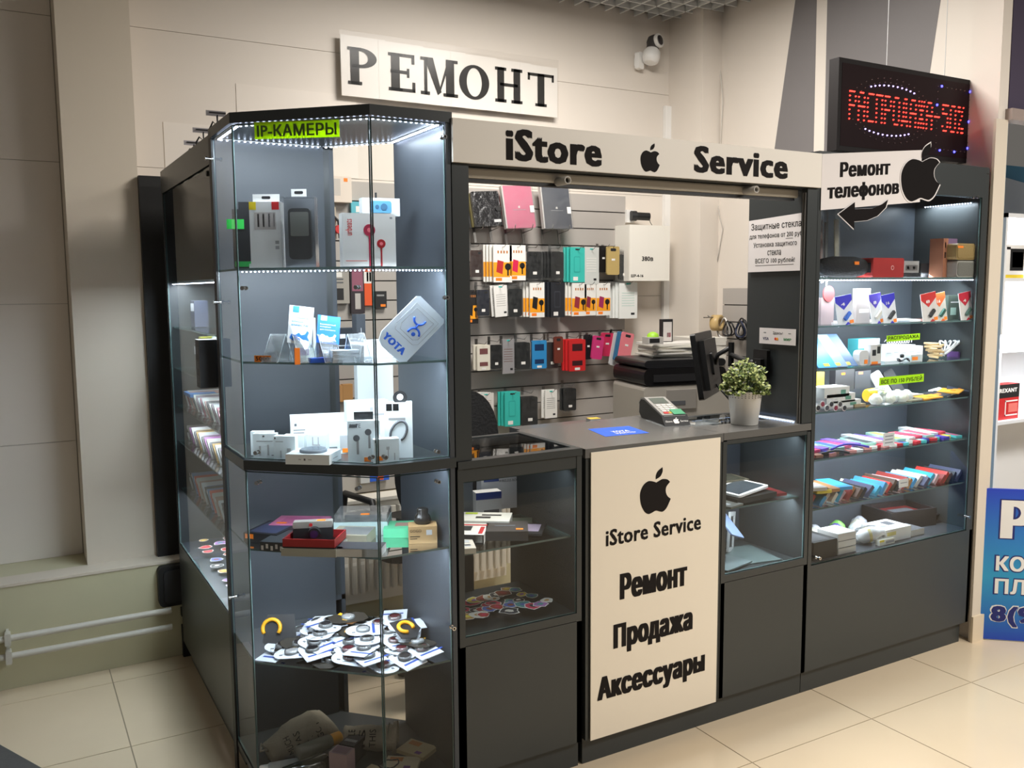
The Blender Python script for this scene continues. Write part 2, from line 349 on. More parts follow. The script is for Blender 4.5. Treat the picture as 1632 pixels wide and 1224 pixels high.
for p, d in (((.405, .0, 1.93), (0, -1, 0)), ((.405, .0, 1.50), (0, -1, 0)), ((.37, .0, 1.075), (0, -1, 0)), ((.37, .0, .99), (0, -1, 0)), ((.215, .0, 1.075), (0, -1, 0)), ((-.09, .53, 1.91), (-1, 0, 0)), ((-.09, .50, 1.49), (-1, 0, 0)),
             ((-.055, .25, 1.075), n_), ((-.055, .25, .99), n_), ((.19, .01, 1.075), n_), ((.17, .03, 1.53), n_), ((-.07, .262, 1.53), n_), ((.41, 0, .56), (0, -1, 0)), ((-.09, .46, .60), (-1, 0, 0)), ((.16, .035, .99), n_)): knob(p, d, cs)
q = off(CP, .02)
led_strip(q[1], q[0], 1.969, cs, 13); led_strip(q[2], q[1], 1.969, cs, 22); led_strip(q[3], q[2], 1.969, cs, 15, size=.006); led_strip((q[4][0], .54), q[3], 1.969, cs, 18); led_strip((.405, .36), (.405, .02), 1.969, cs, 22, size=.006); led_strip((.25, .54), (.405, .36), 1.969, cs, 13)
led_strip((.2, .016), (.41, .016), 1.576, cs, 22, size=.003); led_strip((-.078, .29), (.2, .018), 1.576, cs, 30, size=.003)
DR = math.atan2(-.27, .26); TL = R(38)
for z, p_ in ((1.962, 2.4), (1.572, 2.6), (1.316, 1.6), (1.018, 1.6), (.784, 1.5)):
    strip_light('strip_and_fill_corner', (-.06, .295), (.195, .03), z, p_, .03, (TL, 0, DR)); strip_light('strip_and_fill_corner_front', (.21, .03), (.40, .03), z, p_ * .55, .03, (TL, 0, 0))  # levels below the top glass shelf have no strip; fill lights added there
strip_light('strip_light_corner_right', (.37, .33), (.37, .05), 1.962, .7); strip_light('fill_light_corner_pile', (-.03, .34), (.36, .10), .780, 1.1, .12)  # light over the card heap is added fill, no strip hangs there
# --- side run of the kiosk going back to the wall
sr = thing('side_showcase', 'long anthracite side showcase running back to the wall with lit glass shelves', 'showcase')
def part(name, parent, x0, x1, y0, y1, z0, z1, ma=LAM): return MB().box(x0, x1, y0, y1, z0, z1, ma).build(name, parent)
part('plinth', sr, -.06, .29, .566, 1.508, 0, .09); part('lower_panel', sr, -.09, -.074, .568, 1.508, .09, .505); part('base_board', sr, -.088, .29, .568, 1.508, .49, .507, LAMIN)
part('back_panel', sr, .276, .29, .568, 1.508, .09, 1.97, LAMIN); part('end_panel', sr, -.09, .276, 1.492, 1.508, .507, 1.985); part('end_panel', sr, -.088, .276, .568, .582, .507, 1.985)
part('top_board', sr, -.09, .29, .568, 1.508, 1.968, 1.985); part('fascia', sr, -.092, -.076, .568, 1.508, 1.90, 1.985)
pane((-.088, 1.488), (-.088, .586), .508, 1.896, sr)
for z in (1.56, 1.385, 1.222, .93, .735): glass_shelf([(-.075, .586), (.274, .586), (.274, 1.488), (-.075, 1.488)], z, sr)
led_strip((-.07, 1.48), (-.07, .59), 1.551, sr, 60, size=.004); strip_light('strip_light_side', (-.03, 1.45), (-.03, .62), 1.548, 8, .05); strip_light('fill_light_side_low', (-.03, 1.42), (-.03, .64), 1.04, .8, .05); strip_light('fill_light_side_base', (-.03, 1.42), (-.03, .64), .72, 3, .05)  # only the upper shelf has a strip; low and base lights are added fill
MB().cyl((-.093, .62, 1.878), (-.088, .62, 1.878), .008, BLACK).build('lock', sr)
# --- low showcase at the left of the counter
lo = thing('low_showcase', 'low anthracite glass-fronted showcase between corner showcase and counter', 'showcase')
part('plinth', lo, .438, .862, .02, .36, 0, .085); part('lower_panel', lo, .438, .862, 0, .016, .09, .488); part('frame_post', lo, .438, .456, 0, .36, .09, 1.03); part('frame_post', lo, .844, .862, 0, .37, .09, 1.03)
part('bottom_rail', lo, .456, .844, 0, .02, .49, .515); part('base_board', lo, .456, .844, .02, .36, .50, .515)
MB().box(.456, .844, .002, .02, .975, 1.012, LAM).box(.438, .862, -.004, .03, 1.014, 1.036, LAM).box(.438, .862, .35, .372, 1.014, 1.036, LAM).box(.438, .456, .03, .35, 1.014, 1.036, LAM).box(.842, .862, .03, .35, 1.014, 1.036, LAM).build('top_frame', lo)
MB().box(.456, .842, .03, .35, 1.028, 1.033, GLASS).build('top_glass', lo); pane((.456, .004), (.844, .004), .515, .975, lo)
MB().box(.456, .665, .352, .362, .515, 1.014, LAMIN).build('back_panel', lo)
glass_shelf([(.457, .03), (.842, .03), (.842, .345), (.457, .345)], .757, lo)
MB().cyl((.845, .2, .975), (.83, .2, .975), .006, CHROME).build('lock', lo)
# --- counter with white printed panel
co = thing('service_counter', 'anthracite service counter with a white printed front panel', 'counter')
part('plinth', co, .878, 1.438, .02, .4, 0, .085); part('body', co, .878, 1.438, .002, .40, .087, 1.0)
MB().prism([(.874, -.002), (1.4385, -.002), (1.4385, .49), (.874, .425)], 1.002, 1.031, TOPM).build('worktop', co)
pn = MB().box(.893, 1.422, -.006, -.0025, .086, 1.019, mat((242, 232, 214), .45)).build('front_panel', co)
PT = Matrix.Translation((0, -.0062, 0)) @ XZ
def at0(px, py, y=-.006): p = at(px, py, 'y', y); return p.x, p.z
def words(body, l, r, b, t, y, ma, parent, bold, T):   # l, r, b, t: real x and z limits
    return lettering(body, l, r and b, r, t, ma, T, parent, bold) if False else lettering(body, l, b, r, t, ma, T, parent, bold)
mb = MB(); a = at0(1021, 818); b = at0(1068, 745); emblem(mb, (at0(1021, 780)[0] + at0(1068, 780)[0]) / 2, at0(1045, 817)[1], at0(1045, 746)[1] - at0(1045, 817)[1], INK, PT); mb.build('emblem', pn)
def wline(body, p0, p1, cap, bold, parent, T, y=-.006, ma=INK):   # p0 baseline start, p1 baseline end (px), cap: (top py at start)
    a, b = at(*p0, 'y', y), at(*p1, 'y', y); t = at(p0[0], cap, 'y', y)
    return lettering(body, a.x, min(a.z, b.z), b.x, min(a.z, b.z) + (t.z - a.z), ma, T, parent, bold)
def wbox(body, px0, px1, zb, zt, bold, parent, T, y=-.006, ma=INK):
    a, b = at(px0, 700, 'y', y), at(px1, 700, 'y', y); return lettering(body, a.x, zb, b.x, zt, ma, T, parent, bold)
def zof(px, py, y=-.006): return at(px, py, 'y', y).z
wbox('iStore Service', 966, 1119, zof(966, 870) - .002, zof(966, 846) + .002, .03, pn, PT)
wbox('Ремонт', 989, 1098, zof(989, 956) - .002, zof(989, 916) + .004, .085, pn, PT)
wbox('Продажа', 979, 1108, zof(979, 1036) - .018, zof(979, 995), .085, pn, PT)
wbox('Аксессуары', 953, 1129, zof(953, 1119) - .018, zof(953, 1080) - .0, .085, pn, PT)
# --- counter showcase at the right
cc = thing('counter_showcase', 'anthracite glass-fronted counter showcase beside the white printed panel', 'showcase')
part('plinth', cc, 1.438, 1.865, .02, .35, 0, .085); part('lower_panel', cc, 1.438, 1.862, 0, .016, .09, .505); part('frame_post', cc, 1.44, 1.458, 0, .35, .09, 1.0); part('frame_post', cc, 1.845, 1.862, 0, .35, .09, 1.0)
part('bottom_rail', cc, 1.458, 1.845, 0, .02, .507, .532); part('base_board', cc, 1.458, 1.845, .02, .35, .50, .52); part('back_panel', cc, 1.458, 1.845, .335, .35, .52, 1.0, LAMIN)
part('top_rail', cc, 1.458, 1.845, .001, .02, .99, 1.004)
MB().box(1.4405, 1.862, -.002, .15, 1.006, 1.031, TOPM).box(1.84, 1.862, .15, .37, 1.006, 1.031, TOPM).box(1.4405, 1.53, .15, .49, 1.006, 1.031, TOPM).box(1.53, 1.84, .345, .37, 1.006, 1.031, LAM).build('top_frame', cc)
MB().box(1.53, 1.84, .15, .345, 1.024, 1.0305, GLASS).build('top_glass', cc); pane((1.458, .004), (1.845, .004), .532, .99, cc)
glass_shelf([(1.46, .03), (1.843, .03), (1.843, .33), (1.46, .33)], .757, cc)
LEDS = mat((190, 215, 255), .4, emit=5, name='led_cool')
led_strip((1.54, .338), (1.835, .338), 1.018, cc, 26, size=.006, ma=LEDS); led_strip((1.832, .33), (1.832, .05), 1.034, cc, 22, size=.006, ma=LEDS)
strip_light('strip_light_case', (1.50, .06), (1.83, .06), .747, 1.6, .03, (R(30), 0, 0)); strip_light('strip_light_case_top', (1.50, .05), (1.83, .05), .985, 1.0, .03, (R(25), 0, 0)); strip_light('fill_light_low', (.48, .05), (.82, .05), .97, .5, .03, (R(25), 0, 0))  # low showcase has no strip of its own; its light is added fill
# --- right showcase
rs = thing('right_showcase', 'tall anthracite showcase with six lit glass shelves at the right end of kiosk', 'showcase')
part('plinth', rs, 1.868, 2.83, .02, .32, 0, .085); part('lower_panel', rs, 1.866, 2.855, .0, .016, .09, .495); part('base_board', rs, 1.884, 2.84, .016, .33, .478, .498, LAMIN)
part('side_panel', rs, 1.866, 1.883, .016, .335, .09, 1.97); part('side_panel', rs, 2.838, 2.855, .0, .335, .09, 1.97); part('back_panel', rs, 1.884, 2.838, .322, .335, .09, 1.97, LAMIN)
part('top_board', rs, 1.866, 2.855, 0, .335, 1.972, 1.996); part('fascia', rs, 1.866, 2.838, 0, .015, 1.875, 1.972); part('frame_post', rs, 1.866, 1.884, .0, .0155, .495, 1.875); part('frame_post', rs, 2.815, 2.838, .0, .016, .495, 1.875)
pane((1.885, .004), (2.815, .004), .497, 1.874, rs)
RZ = [1.555, 1.380, 1.220, 1.062, .886, .700]
for z in RZ: glass_shelf([(1.885, .022), (2.836, .022), (2.836, .32), (1.885, .32)], z, rs)
led_strip((1.89, .03), (2.83, .03), 1.546, rs, 56, size=.005); led_strip((2.826, .05), (2.826, .27), 1.86, rs, 18, size=.003)
strip_light('strip_light_right', (1.92, .09), (2.80, .09), 1.543, 8, .10, (R(35), 0, 0))
for z, p_ in ((1.372, 4), (1.212, 4), (1.054, 5), (.878, 5), (.692, 5)): strip_light('fill_light_right_low', (1.92, .12), (2.80, .12), z - .004, p_ * .8, .12, (R(35), 0, 0))  # added fill under shelves without strips, brightens goods and back panel
strip_light('strip_light_right_top', (2.80, .26), (2.80, .06), 1.86, 1.2, .03)
for px, py in ((1552, 315),): knob(at(px, py, 'y', 0) + Vector((0, .003, 0)), (0, -1, 0), rs)
knob(at(1300, 888, 'y', 0), (0, -1, 0), rs); knob((2.80, .0, .56), (0, -1, 0), rs)
# --- portal over the counter: posts, header sign, shutter rail
pf = thing('portal_frame', 'dark portal frame with shutter rail carrying the header over the counter', 'frame')
part('post', pf, .434, .485, .001, .05, 1.037, 1.865); part('post', pf, 1.815, 1.8655, .001, .028, 1.033, 1.865)
part('header_box', pf, .435, 1.8655, .0, .10, 1.866, 1.975)
part('glass_track', pf, 1.810, 1.8145, .006, .010, 1.033, 1.85, STEEL); part('glass_track', pf, 1.810, 1.8145, .016, .020, 1.033, 1.85, mat((110, 108, 104), .4))
MB().bev(.486, 1.8145, .045, .085, 1.834, 1.8655, .008, mat((186, 180, 170), .35), 'x').build('shutter_rail', pf)
MB().box(.486, 1.802, .05, .08, 1.825, 1.8335, BLACK).build('cable', pf)
for px, py in ((905, 286), (1206, 301)):
    p = at(px, py, 'y', -.01); MB().lathe([(.0125, 0), (.0125, .055), (.008, .055), (.008, .045)], 16, mat((180, 176, 168), .4), TR((p.x, .045, p.z - .002), 0, R(90)), cap=False).build('rail_socket', pf)
hs = MB().box(.432, 1.8655, -.012, -.001, 1.867, 1.984, mat((240, 234, 224), .4)).build('header_sign'); tag(hs, 'long white header sign lettered iStore Service above the counter opening', 'sign')
HT = Matrix.Translation((0, -.0122, 0)) @ XZ
wbox_h = lambda b, p0, p1, zb, zt, bold: lettering(b, at(p0, 250, 'y', -.012).x, zb, at(p1, 250, 'y', -.012).x, zt, INK, HT, hs, bold)
wbox_h('iStore', 806, 959, zof(880, 261), zof(812, 205), .045); wbox_h('Service', 1106, 1256, zof(1120, 276) , zof(1114, 233), .045)
mb = MB(); a = at(1036, 274, 'y', -.012); b = at(1036, 228, 'y', -.012); emblem(mb, a.x, a.z, b.z - a.z, INK, HT); mb.build('emblem', hs)
# ------------------------------------------------------------------ signs
def apx(px, py, y): return at(px, py, 'y', y)
# large letter sheets spelling the word on the back wall
bn = thing('letter_banner', 'row of white paper sheets with black serif letters high on the back wall', 'sign', (0, 0, 0))
BY = 1.86; SER = mat((52, 50, 48), .7, spec=.2)
def glyph(ch, x0, x1, z0, z1):
    w_, h = x1 - x0, z1 - z0; s = h * .25; t = h * .085; mb = MB(); T = Matrix.Translation((x0, BY - .004, z0)) @ XZ
    B = lambda a, b, c, d: mb.prism([(a, c), (b, c), (b, d), (a, d)], 0, .001, SER, T)
    st = lambda a, b: (B(a, b, 0, h), B(a - t * .9, b + t * .9, 0, t), B(a - t * .9, b + t * .9, h - t, h))
    if ch == 'Р':
        st(w_ * .14, w_ * .14 + s); cx, cy, rx, ry = w_ * .45, h * .73, w_ * .55, h * .27; o = []
        for k in range(12):
            a, b = -math.pi / 2 + math.pi * k / 12, -math.pi / 2 + math.pi * (k + 1) / 12
            mb.add([(cx + rx * math.cos(a), cy + ry * math.sin(a), .001), (cx + rx * math.cos(b), cy + ry * math.sin(b), .001), (cx + (rx - s) * math.cos(b), cy + (ry - t) * math.sin(b), .001), (cx + (rx - s) * math.cos(a), cy + (ry - t) * math.sin(a), .001)], [(0, 1, 2, 3)], SER, T)
        B(w_ * .2, cx, cy + ry - t, cy + ry); B(w_ * .2, cx, cy - ry, cy - ry + t)
    elif ch == 'Е':
        st(w_ * .12, w_ * .12 + s); B(w_ * .1, w_, 0, t); B(w_ * .1, w_ * .98, h - t, h); B(w_ * .1, w_ * .7, h * .47, h * .47 + t); B(w_ - t, w_, 0, h * .27); B(w_ * .98 - t, w_ * .98, h * .75, h); B(w_ * .7, w_ * .7 + t * .8, h * .38, h * .62)
    elif ch == 'М':
        B(w_ * .10, w_ * .10 + t, 0, h); B(w_ * .9 - s, w_ * .9, 0, h); B(0, w_ * .24, 0, t); B(w_ * .9 - s - t, w_, 0, t); B(0, w_ * .2, h - t, h); B(w_ * .86, w_, h - t, h)
        mb.prism([(w_ * .1, h), (w_ * .1 + s * 1.05, h), (w_ * .55, 0 + h * .1), (w_ * .46, h * .02)], 0, .001, SER, T); mb.prism([(w_ * .46, h * .02), (w_ * .52, h * .1), (w_ * .9 - s * .4, h), (w_ * .9 - s * .4 - t, h)], 0, .0011, SER, T)
    elif ch == 'О':
        n = 28
        for k in range(n):
            a, b = 2 * math.pi * k / n, 2 * math.pi * (k + 1) / n
            mb.add([(w_ / 2 + rx * math.cos(q_) * w_, h / 2 + ry * math.sin(q_) * h, .001) for rx, ry, q_ in ((.5, .5, a), (.5, .5, b), (.5 - s / w_, .5 - t / h, b), (.5 - s / w_, .5 - t / h, a))], [(0, 1, 2, 3)], SER, T)
    elif ch == 'Н': st(w_ * .12, w_ * .12 + s * .9); st(w_ * .88 - s * .9, w_ * .88); B(w_ * .2, w_ * .8, h * .47, h * .47 + t)
    else: B(w_ / 2 - s / 2, w_ / 2 + s / 2, 0, h); B(w_ / 2 - s / 2 - t, w_ / 2 + s / 2 + t, 0, t); B(0, w_, h - t, h); B(0, t * .9, h * .78, h); B(w_ - t * .9, w_, h * .78, h)
    return mb
FILM = mat((236, 230, 222), .5)
for i, (ch, a, b, c, d) in enumerate((('Р', 556, 597, 136, 77), ('Е', 622, 658, 146, 86), ('М', 674, 726, 153, 94), ('О', 735, 776, 159, 104), ('Н', 790, 831, 164, 109), ('Т', 844, 879, 170, 118))):
    zb, zt = apx((a + b) / 2, c, BY).z, apx((a + b) / 2, d, BY).z; xa, xb = apx(a, c, BY).x - .012, apx(b, c, BY).x + .012
    sh = MB().box(xa - .045 if i else .775, xb + .045 if i < 5 else 1.965, BY - .001 * (i % 2) - .0015, BY + .003, 2.425, 2.70 - .004 * i, FILM).build('paper_sheet', bn)
    glyph(ch, xa, xb, zb, zt).build('letter', sh)
MB().box(.77, 1.97, BY - .006, BY - .0052, 2.41, 2.72, glassmat('banner_film', (.97, .97, .97), .15, 0, .2)).build('clear_film', bn)
# price / sale signs
def paper_sign(name, label, O, U, V, w_, h, ma, lines, cat='sign', bold=.02, ink=None, back=None):
    T = FR(O, U, V); o = MB().box(0, w_, 0, h, -.0006, 0, ma, T).build(name); tag(o, label, cat)
    for ln in lines: lettering(ln[0], ln[1] * w_, ln[2] * h, ln[3] * w_, ln[4] * h, ln[5] if len(ln) > 5 else (ink or INK), T, o, bold, thick=.0004)
    return o, T
def dpt(px, py, o=.006):    # point just inside the diagonal glass of the corner showcase
    n = Vector((.28, .29, 0)).normalized(); p0 = Vector((.2, 0, 0)) - n * o; d = CF + CR * (px - 816) / FOC - CU * (py - 612) / FOC
    return Vector((CX, CY, CZ)) + d * (n.dot(p0 - Vector((CX, CY, CZ))) / n.dot(d))
a, b, c = dpt(406, 222), dpt(541, 218), dpt(406, 195)
paper_sign('paper_sign', 'lime green paper sign about cameras taped inside the top of the corner showcase glass', a, b - a, Vector((0, 0, 1)), (b - a).length, (c - a).length, LIME, [('IP-КАМЕРЫ', .03, .14, .97, .84)], bold=.03, ink=mat((70, 95, 40), .6))
ys = .012
def ysign(label, p0, p1, p2, body, y=ys, **k):
    a, b, c = apx(*p0, y), apx(*p1, y), apx(*p2, y); U = b - a; V = c - a; V = V - U * (U.dot(V) / U.dot(U))
    return paper_sign('paper_sign', label, a, U, V, U.length, V.length, LIME, [(body, .04, .18, .96, .84)], bold=.03, **k)
ysign('lime green sale sign hanging above spiral cords in the right showcase', (1413, 545), (1466, 541), (1413, 535), 'РАСПРОДАЖА')
ysign('long lime green price sign under the sale sign in the right showcase', (1401, 615), (1472, 608), (1401, 602), 'ВСЕ ПО 150 РУБЛЕЙ')
# notice of protective glass and payment card sign on the dark side panel
def xpt(px, py, x=1.856): return at(px, py, 'x', x)
a, b, c = xpt(1192, 434), xpt(1278, 431), xpt(1192, 350)
T0 = FR(a, b - a, (0, 0, 1)); L = (b - a).length; H = (c - a).length
NP = mat((232, 226, 224), .6)
o = MB().prism([(0, 0), (L, 0), (L, H * 1.02), (0, H * .97)], -.001, 0, NP, T0).build('paper_notice'); tag(o, 'white printed notice about protective glasses on the dark side panel', 'notice')
for body, x0, z0, x1, z1 in (('Защитные стекла', .05, .76, .97, .91), ('для телефонов от 200 руб', .02, .60, .99, .71), ('Установка защитного', .10, .44, .90, .55), ('стекла', .37, .30, .62, .39), ('ВСЕГО 100 рублей!', .14, .14, .87, .25)):
    lettering(body, x0 * L, z0 * H, x1 * L, z1 * H, INK, T0, o, .012, thick=.0004)
MB().box(.14 * L, .85 * L, .115 * H, .122 * H, 0, .0004, INK, T0).box(.70 * L, .83 * L, .585 * H, .592 * H, 0, .0004, INK, T0).build('underline', o)
a, b, c = xpt(1210, 547), xpt(1268, 551), xpt(1210, 522); T0 = FR(a, b - a, (0, 0, 1)); L = (b - a).length; H = (c - a).length
o = MB().box(0, L, 0, H, -.001, 0, NP, T0).build('payment_sign'); tag(o, 'small white card payment sign on the dark side panel above the bracket', 'sign')
lettering('Здесь!', .38 * L, .60 * H, .65 * L, .80 * H, INK, T0, o, .01, thick=.0004); lettering('VISA', .10 * L, .24 * H, .27 * L, .42 * H, mat((40, 45, 90), .6), T0, o, .03, thick=.0004); lettering('МИР', .68 * L, .26 * H, .88 * L, .42 * H, mat((30, 130, 70), .6), T0, o, .04, thick=.0004)
mb = MB()
for u, cm_ in ((.455, (215, 50, 40)), (.505, (240, 160, 40))): mb.lathe([(.075 * H * 1.2, 0), (.075 * H * 1.2, .0004)], 16, mat(cm_, .6), T0 @ Matrix.Translation((u * L, .34 * H, .0001 + u * .0002)))
for u in (.12, .80): mb.box(u * L, (u + .07) * L, .68 * H, .74 * H, 0, .0004, GREY, T0)
mb.build('card_marks', o)
# phone repair poster with emblem and arrow on the right showcase
yp = -.004; a, b, c = apx(1308, 335, yp), apx(1466, 322, yp), apx(1308, 245, yp); U = b - a; T0 = FR(a, U, Vector((0, 0, 1))); T0 = FR(a, U, T0.to_3x3() @ Vector((0, 1, 0))); L = U.length; H = (c - a).length
po = MB().box(0, L, 0, H, -.001, .0, NP, T0).build('repair_poster'); tag(po, 'white phone repair poster stuck tilted on top of the right showcase glass', 'poster')
KB = mat((22, 18, 18), .7, spec=.12)
lettering('Ремонт', .17 * L, .56 * H, .67 * L, .84 * H, KB, T0, po, .07); lettering('телефонов', .055 * L, .12 * H, .77 * L, .46 * H, KB, T0, po, .07)
mb = MB(); h = .40 * L * 1.26
for z_, g, mm in ((.0012, 1.05, NP), (.0018, 1.0, KB)): emblem(mb, 0, -h * (g - 1) * .5, h * g, mm, T0 @ Matrix.Translation((.995 * L, .03 * H, 0)) @ Matrix.Diagonal((.98, .78, 1, 1)), z_, z_ + .0006)
tag(mb.build('fruit_emblem'), 'large black bitten apple emblem sticker over the edge of the repair poster', 'sticker')
def arrow(mb, ma, z, g):
    P = [(1338, 341), (1364, 322), (1364, 333), (1392, 332), (1408, 325), (1417, 318), (1413, 331), (1400, 344), (1384, 351), (1363, 353), (1363, 365)]
    cx, cy = sum(p[0] for p in P) / len(P), sum(p[1] for p in P) / len(P)
    Q = [apx(cx + (p[0] - cx) * g, cy + (p[1] - cy) * g, yp - z) for p in P]; n = len(Q)
    mb.add([(q.x, -z, q.z) for q in Q], [list(range(n))[::-1]], ma); mb.add([(q.x, -z + .0005, q.z) for q in Q] + [(q.x, -z, q.z) for q in Q], [(i, (i + 1) % n, n + (i + 1) % n, n + i) for i in range(n)], ma)
mb = MB(); arrow(mb, NP, .0072, 1.05); arrow(mb, KB, .0082, 1.0); tag(mb.build('arrow_sticker'), 'curved black arrow sticker pointing left below the repair poster', 'sticker')
# led board hanging above the right showcase
yl = .13; P0, P1, P2 = apx(1333, 239, yl), apx(1549, 256, yl), apx(1345, 92, yl)
LW, LH = 3.02 * .0 + (P1.x - P0.x), P2.z - P0.z; LZ = P0.z
led = thing('led_sign', 'black hanging LED board with red sale text and blue light dots', 'sign', (P0.x, yl, LZ))
MB().box(0, LW, 0, .045, 0, LH, mat((26, 22, 22), .6, spec=.2)).build('frame', led); MB().box(.018, LW - .018, -.001, 0, .018, LH - .018, mat((34, 20, 22), .6, spec=.1)).build('face', led)
FNT = {'Р': '11110 10001 10001 11110 10000 10000 10000', 'А': '01110 10001 10001 11111 10001 10001 10001', 'С': '01111 10000 10000 10000 10000 10000 01111', 'П': '11111 10001 10001 10001 10001 10001 10001', 'О': '01110 10001 10001 10001 10001 10001 01110',
       'Д': '00110 01010 01010 01010 01010 11111 10001', 'Ж': '10101 10101 01110 00100 01110 10101 10101', '-': '00000 00000 00000 11111 00000 00000 00000', '5': '11111 10000 11110 00001 00001 10001 01110', '0': '01110 10001 10001 10001 10001 10001 01110', '%': '11001 11010 00010 00100 01000 01011 10011'}
RD = mat((255, 50, 40), .4, emit=5, name='led_red'); BL = mat((60, 60, 255), .4, emit=9, name='led_blue'); VI = mat((190, 170, 255), .4, emit=3, name='led_violet'); OFFD = mat((130, 110, 108), .4)
def dot(mb, x, z, r, ma): mb.lathe([(r, 0), (r * .6, .004)], 6, ma, Matrix.Translation((x * LW, -.001, z * LH)) @ Matrix.Rotation(R(90), 4, 'X'))
mb = MB(); x = .075
for ch in 'РАСПРОДАЖА-50%':
    rows = FNT[ch].split(); wd = .047 if ch not in '-' else .04
    if ch == '5': x += .006
    for r_ in range(7):
        for c_ in range(5):
            if rows[r_][c_] == '1': dot(mb, x + c_ * wd / 4 * .82, .655 - r_ * .050, .0034, RD)
    x += wd * .82 + .0225
mb.build('red_lights', led, kind='stuff')
mb = MB(); mo = MB()
for k in range(40):
    t = math.pi * (k + .5) / 40
    for rr in (1.0, .87):
        for sg in (1, -1):
            xx, zz = .36 + .29 * rr * math.cos(t), .50 + sg * .36 * rr * math.sin(t)
            if abs(zz - .5) > .14 and k % 2 == 0: dot(mo, xx, zz, .0022, OFFD)
for k in range(11):
    t = R(58 + 64 * k / 10); dot(mb, .37 + .29 * math.cos(t) , .50 + .30 * math.sin(t) * .93, .0036, VI); dot(mb, .34 + .29 * math.cos(t), .50 - .30 * math.sin(t) * .93, .0036, VI)
mb.build('violet_lights', led, kind='stuff'); mb = MB()
for k in range(8): dot(mo, .70 + .245 * k / 7, .86, .0022, OFFD); dot(mo, .955, .16 + .60 * k / 7, .0022, OFFD); dot(mo, .70 + .23 * k / 7, .13, .0022, OFFD); dot(mo, .70, .2 + .6 * k / 7, .0022, OFFD)
mo.build('unlit_lights', led, kind='stuff')
for x, z in ((.73, .87), (.955, .86), (.70, .645), (.955, .50), (.955, .18), (.735, .12), (.85, .12)): dot(mb, x, z, .0055, BL)
mb.build('blue_lights', led, kind='stuff')
for px in (1413, 1506):
    p = apx(px, 105, yl + .02); MB().cyl((p.x - P0.x, .02, LH), (p.x - P0.x, .02, 3.02 - LZ), .0014, LG, 6).build('wire', led)
p = apx(1552, 235, yl); MB().tube([(LW, .02, .06), (LW + .02, .02, .065), (LW + .026, .0, .03), (LW + .01, -.02, -.005), (LW - .03, -.03, -.03), (LW - .06, -.03, -.045)], .002, BLACK, 6).build('cable', led)
# security camera on the wall above the sign
pc = apx(1030, 92, 1.84); k = thing('security_camera', 'white dome-headed security camera mounted high in the wall corner', 'camera', (pc.x, 1.86, pc.z), R(20))
MB().bev(-.05, .0, .0, .03, -.06, .03, .01, WHITE, 'y').box(-.04, -.01, .03, .04, -.04, .0, WHITE).build('bracket', k)
MB().lathe([(.03, -.035), (.045, -.025), (.050, .0), (.047, .03), (.036, .045)], 20, WHITE, TR((0, -.045, 0), 0, 0, R(18))).build('base', k)
MB().lathe([(.036, .045), (.034, .06), (.040, .085), (.036, .11), (.02, .125)], 20, mat((70, 66, 64), .5), TR((0, -.045, 0), 0, 0, R(18))).build('head', k)
hd = MB().lathe([(.036, 0), (.039, .012), (.037, .02)], 22, WHITE, TR((.022, -.07, .085), 0, R(80), R(0))).build('ring', k)
MB().lathe([(.028, .019), (.026, .024), (.01, .028)], 20, mat((45, 40, 42), .2), TR((.022, -.07, .085), 0, R(80))).build('lens', k)
MB().tube([(.05, .01, -.01), (.07, .02, -.03), (.085, .02, -.05)], .0025, LG, 6).build('cable', k)
# ------------------------------------------------------------------ neighbouring stall at the right
NB = mat((96, 160, 196), .6, noise=.05); NW = mat((238, 240, 242), .5)
ns = MB(); ns.box(2.955, 2.965, .0, .9, 0, 2.2, NB); ns.box(2.96, 4.6, .85, .9, 0, 2.2, NB); ns.build('wall_neighbour', kind='structure')
MB().box(2.94, 4.6, -.03, .03, 2.19, 2.235, mat((150, 135, 128), .6)).build('trim_3', kind='structure')
MB().box(2.96, 4.6, .0, .08, 2.236, 3.1, mat((62, 52, 74), .7)).build('wall_upper', kind='structure')
MB().box(2.9, 2.958, -.008, .0, 2.0, 2.19, WALLC)
p = apx(1606, 310, .30); x0 = p.x
nsx = thing('stall_shelving', 'white lit shelving unit of the neighbouring stall behind the blue board', 'shelving', (x0, .3, 0))
MB().box(0, .016, 0, .30, 0, 1.86, NW).build('side_panel', nsx); MB().box(0, 1.4, .29, .30, 0, 1.86, NW).build('back_panel', nsx); MB().box(0, 1.4, 0, .30, 1.84, 1.86, NW).build('top_board', nsx)
for py in (443, 556, 670): z = at(1612, py, 'y', .3).z; MB().box(.016, 1.4, .0, .29, z - .016, z, NW).build('shelf', nsx)
area('strip_light_neighbour', (x0 + .5, .40, 1.83), 1.0, .1, 12, (.95, .97, 1.0))
area('strip_light_neighbour_low', (x0 + .5, .28, 1.25), 1.0, .1, 8, (.95, .97, 1.0), (R(60), 0, 0))
mb = MB(); mb.box(x0 - .02, 4.3, .84, .85, 1.9, 2.2, mat((150, 195, 225), .6)); mb.prism([(x0, 1.9), (x0 + 1.1, 1.9), (x0 + 1.1, 2.10), (x0 + .75, 2.14), (x0 + .4, 2.09), (x0 + .1, 2.12), (x0, 2.09)], -.84, -.838, mat((225, 232, 240), .6), XZ and Matrix(((1, 0, 0, 0), (0, 0, -1, 0), (0, 1, 0, 0), (0, 0, 0, 1))) )
tag(mb.build('mountain_picture'), 'pale blue snowy mountain picture above the neighbouring white shelving', 'picture')
za, zb, zc = [at(1612, py, 'y', .3).z for py in (443, 556, 670)]
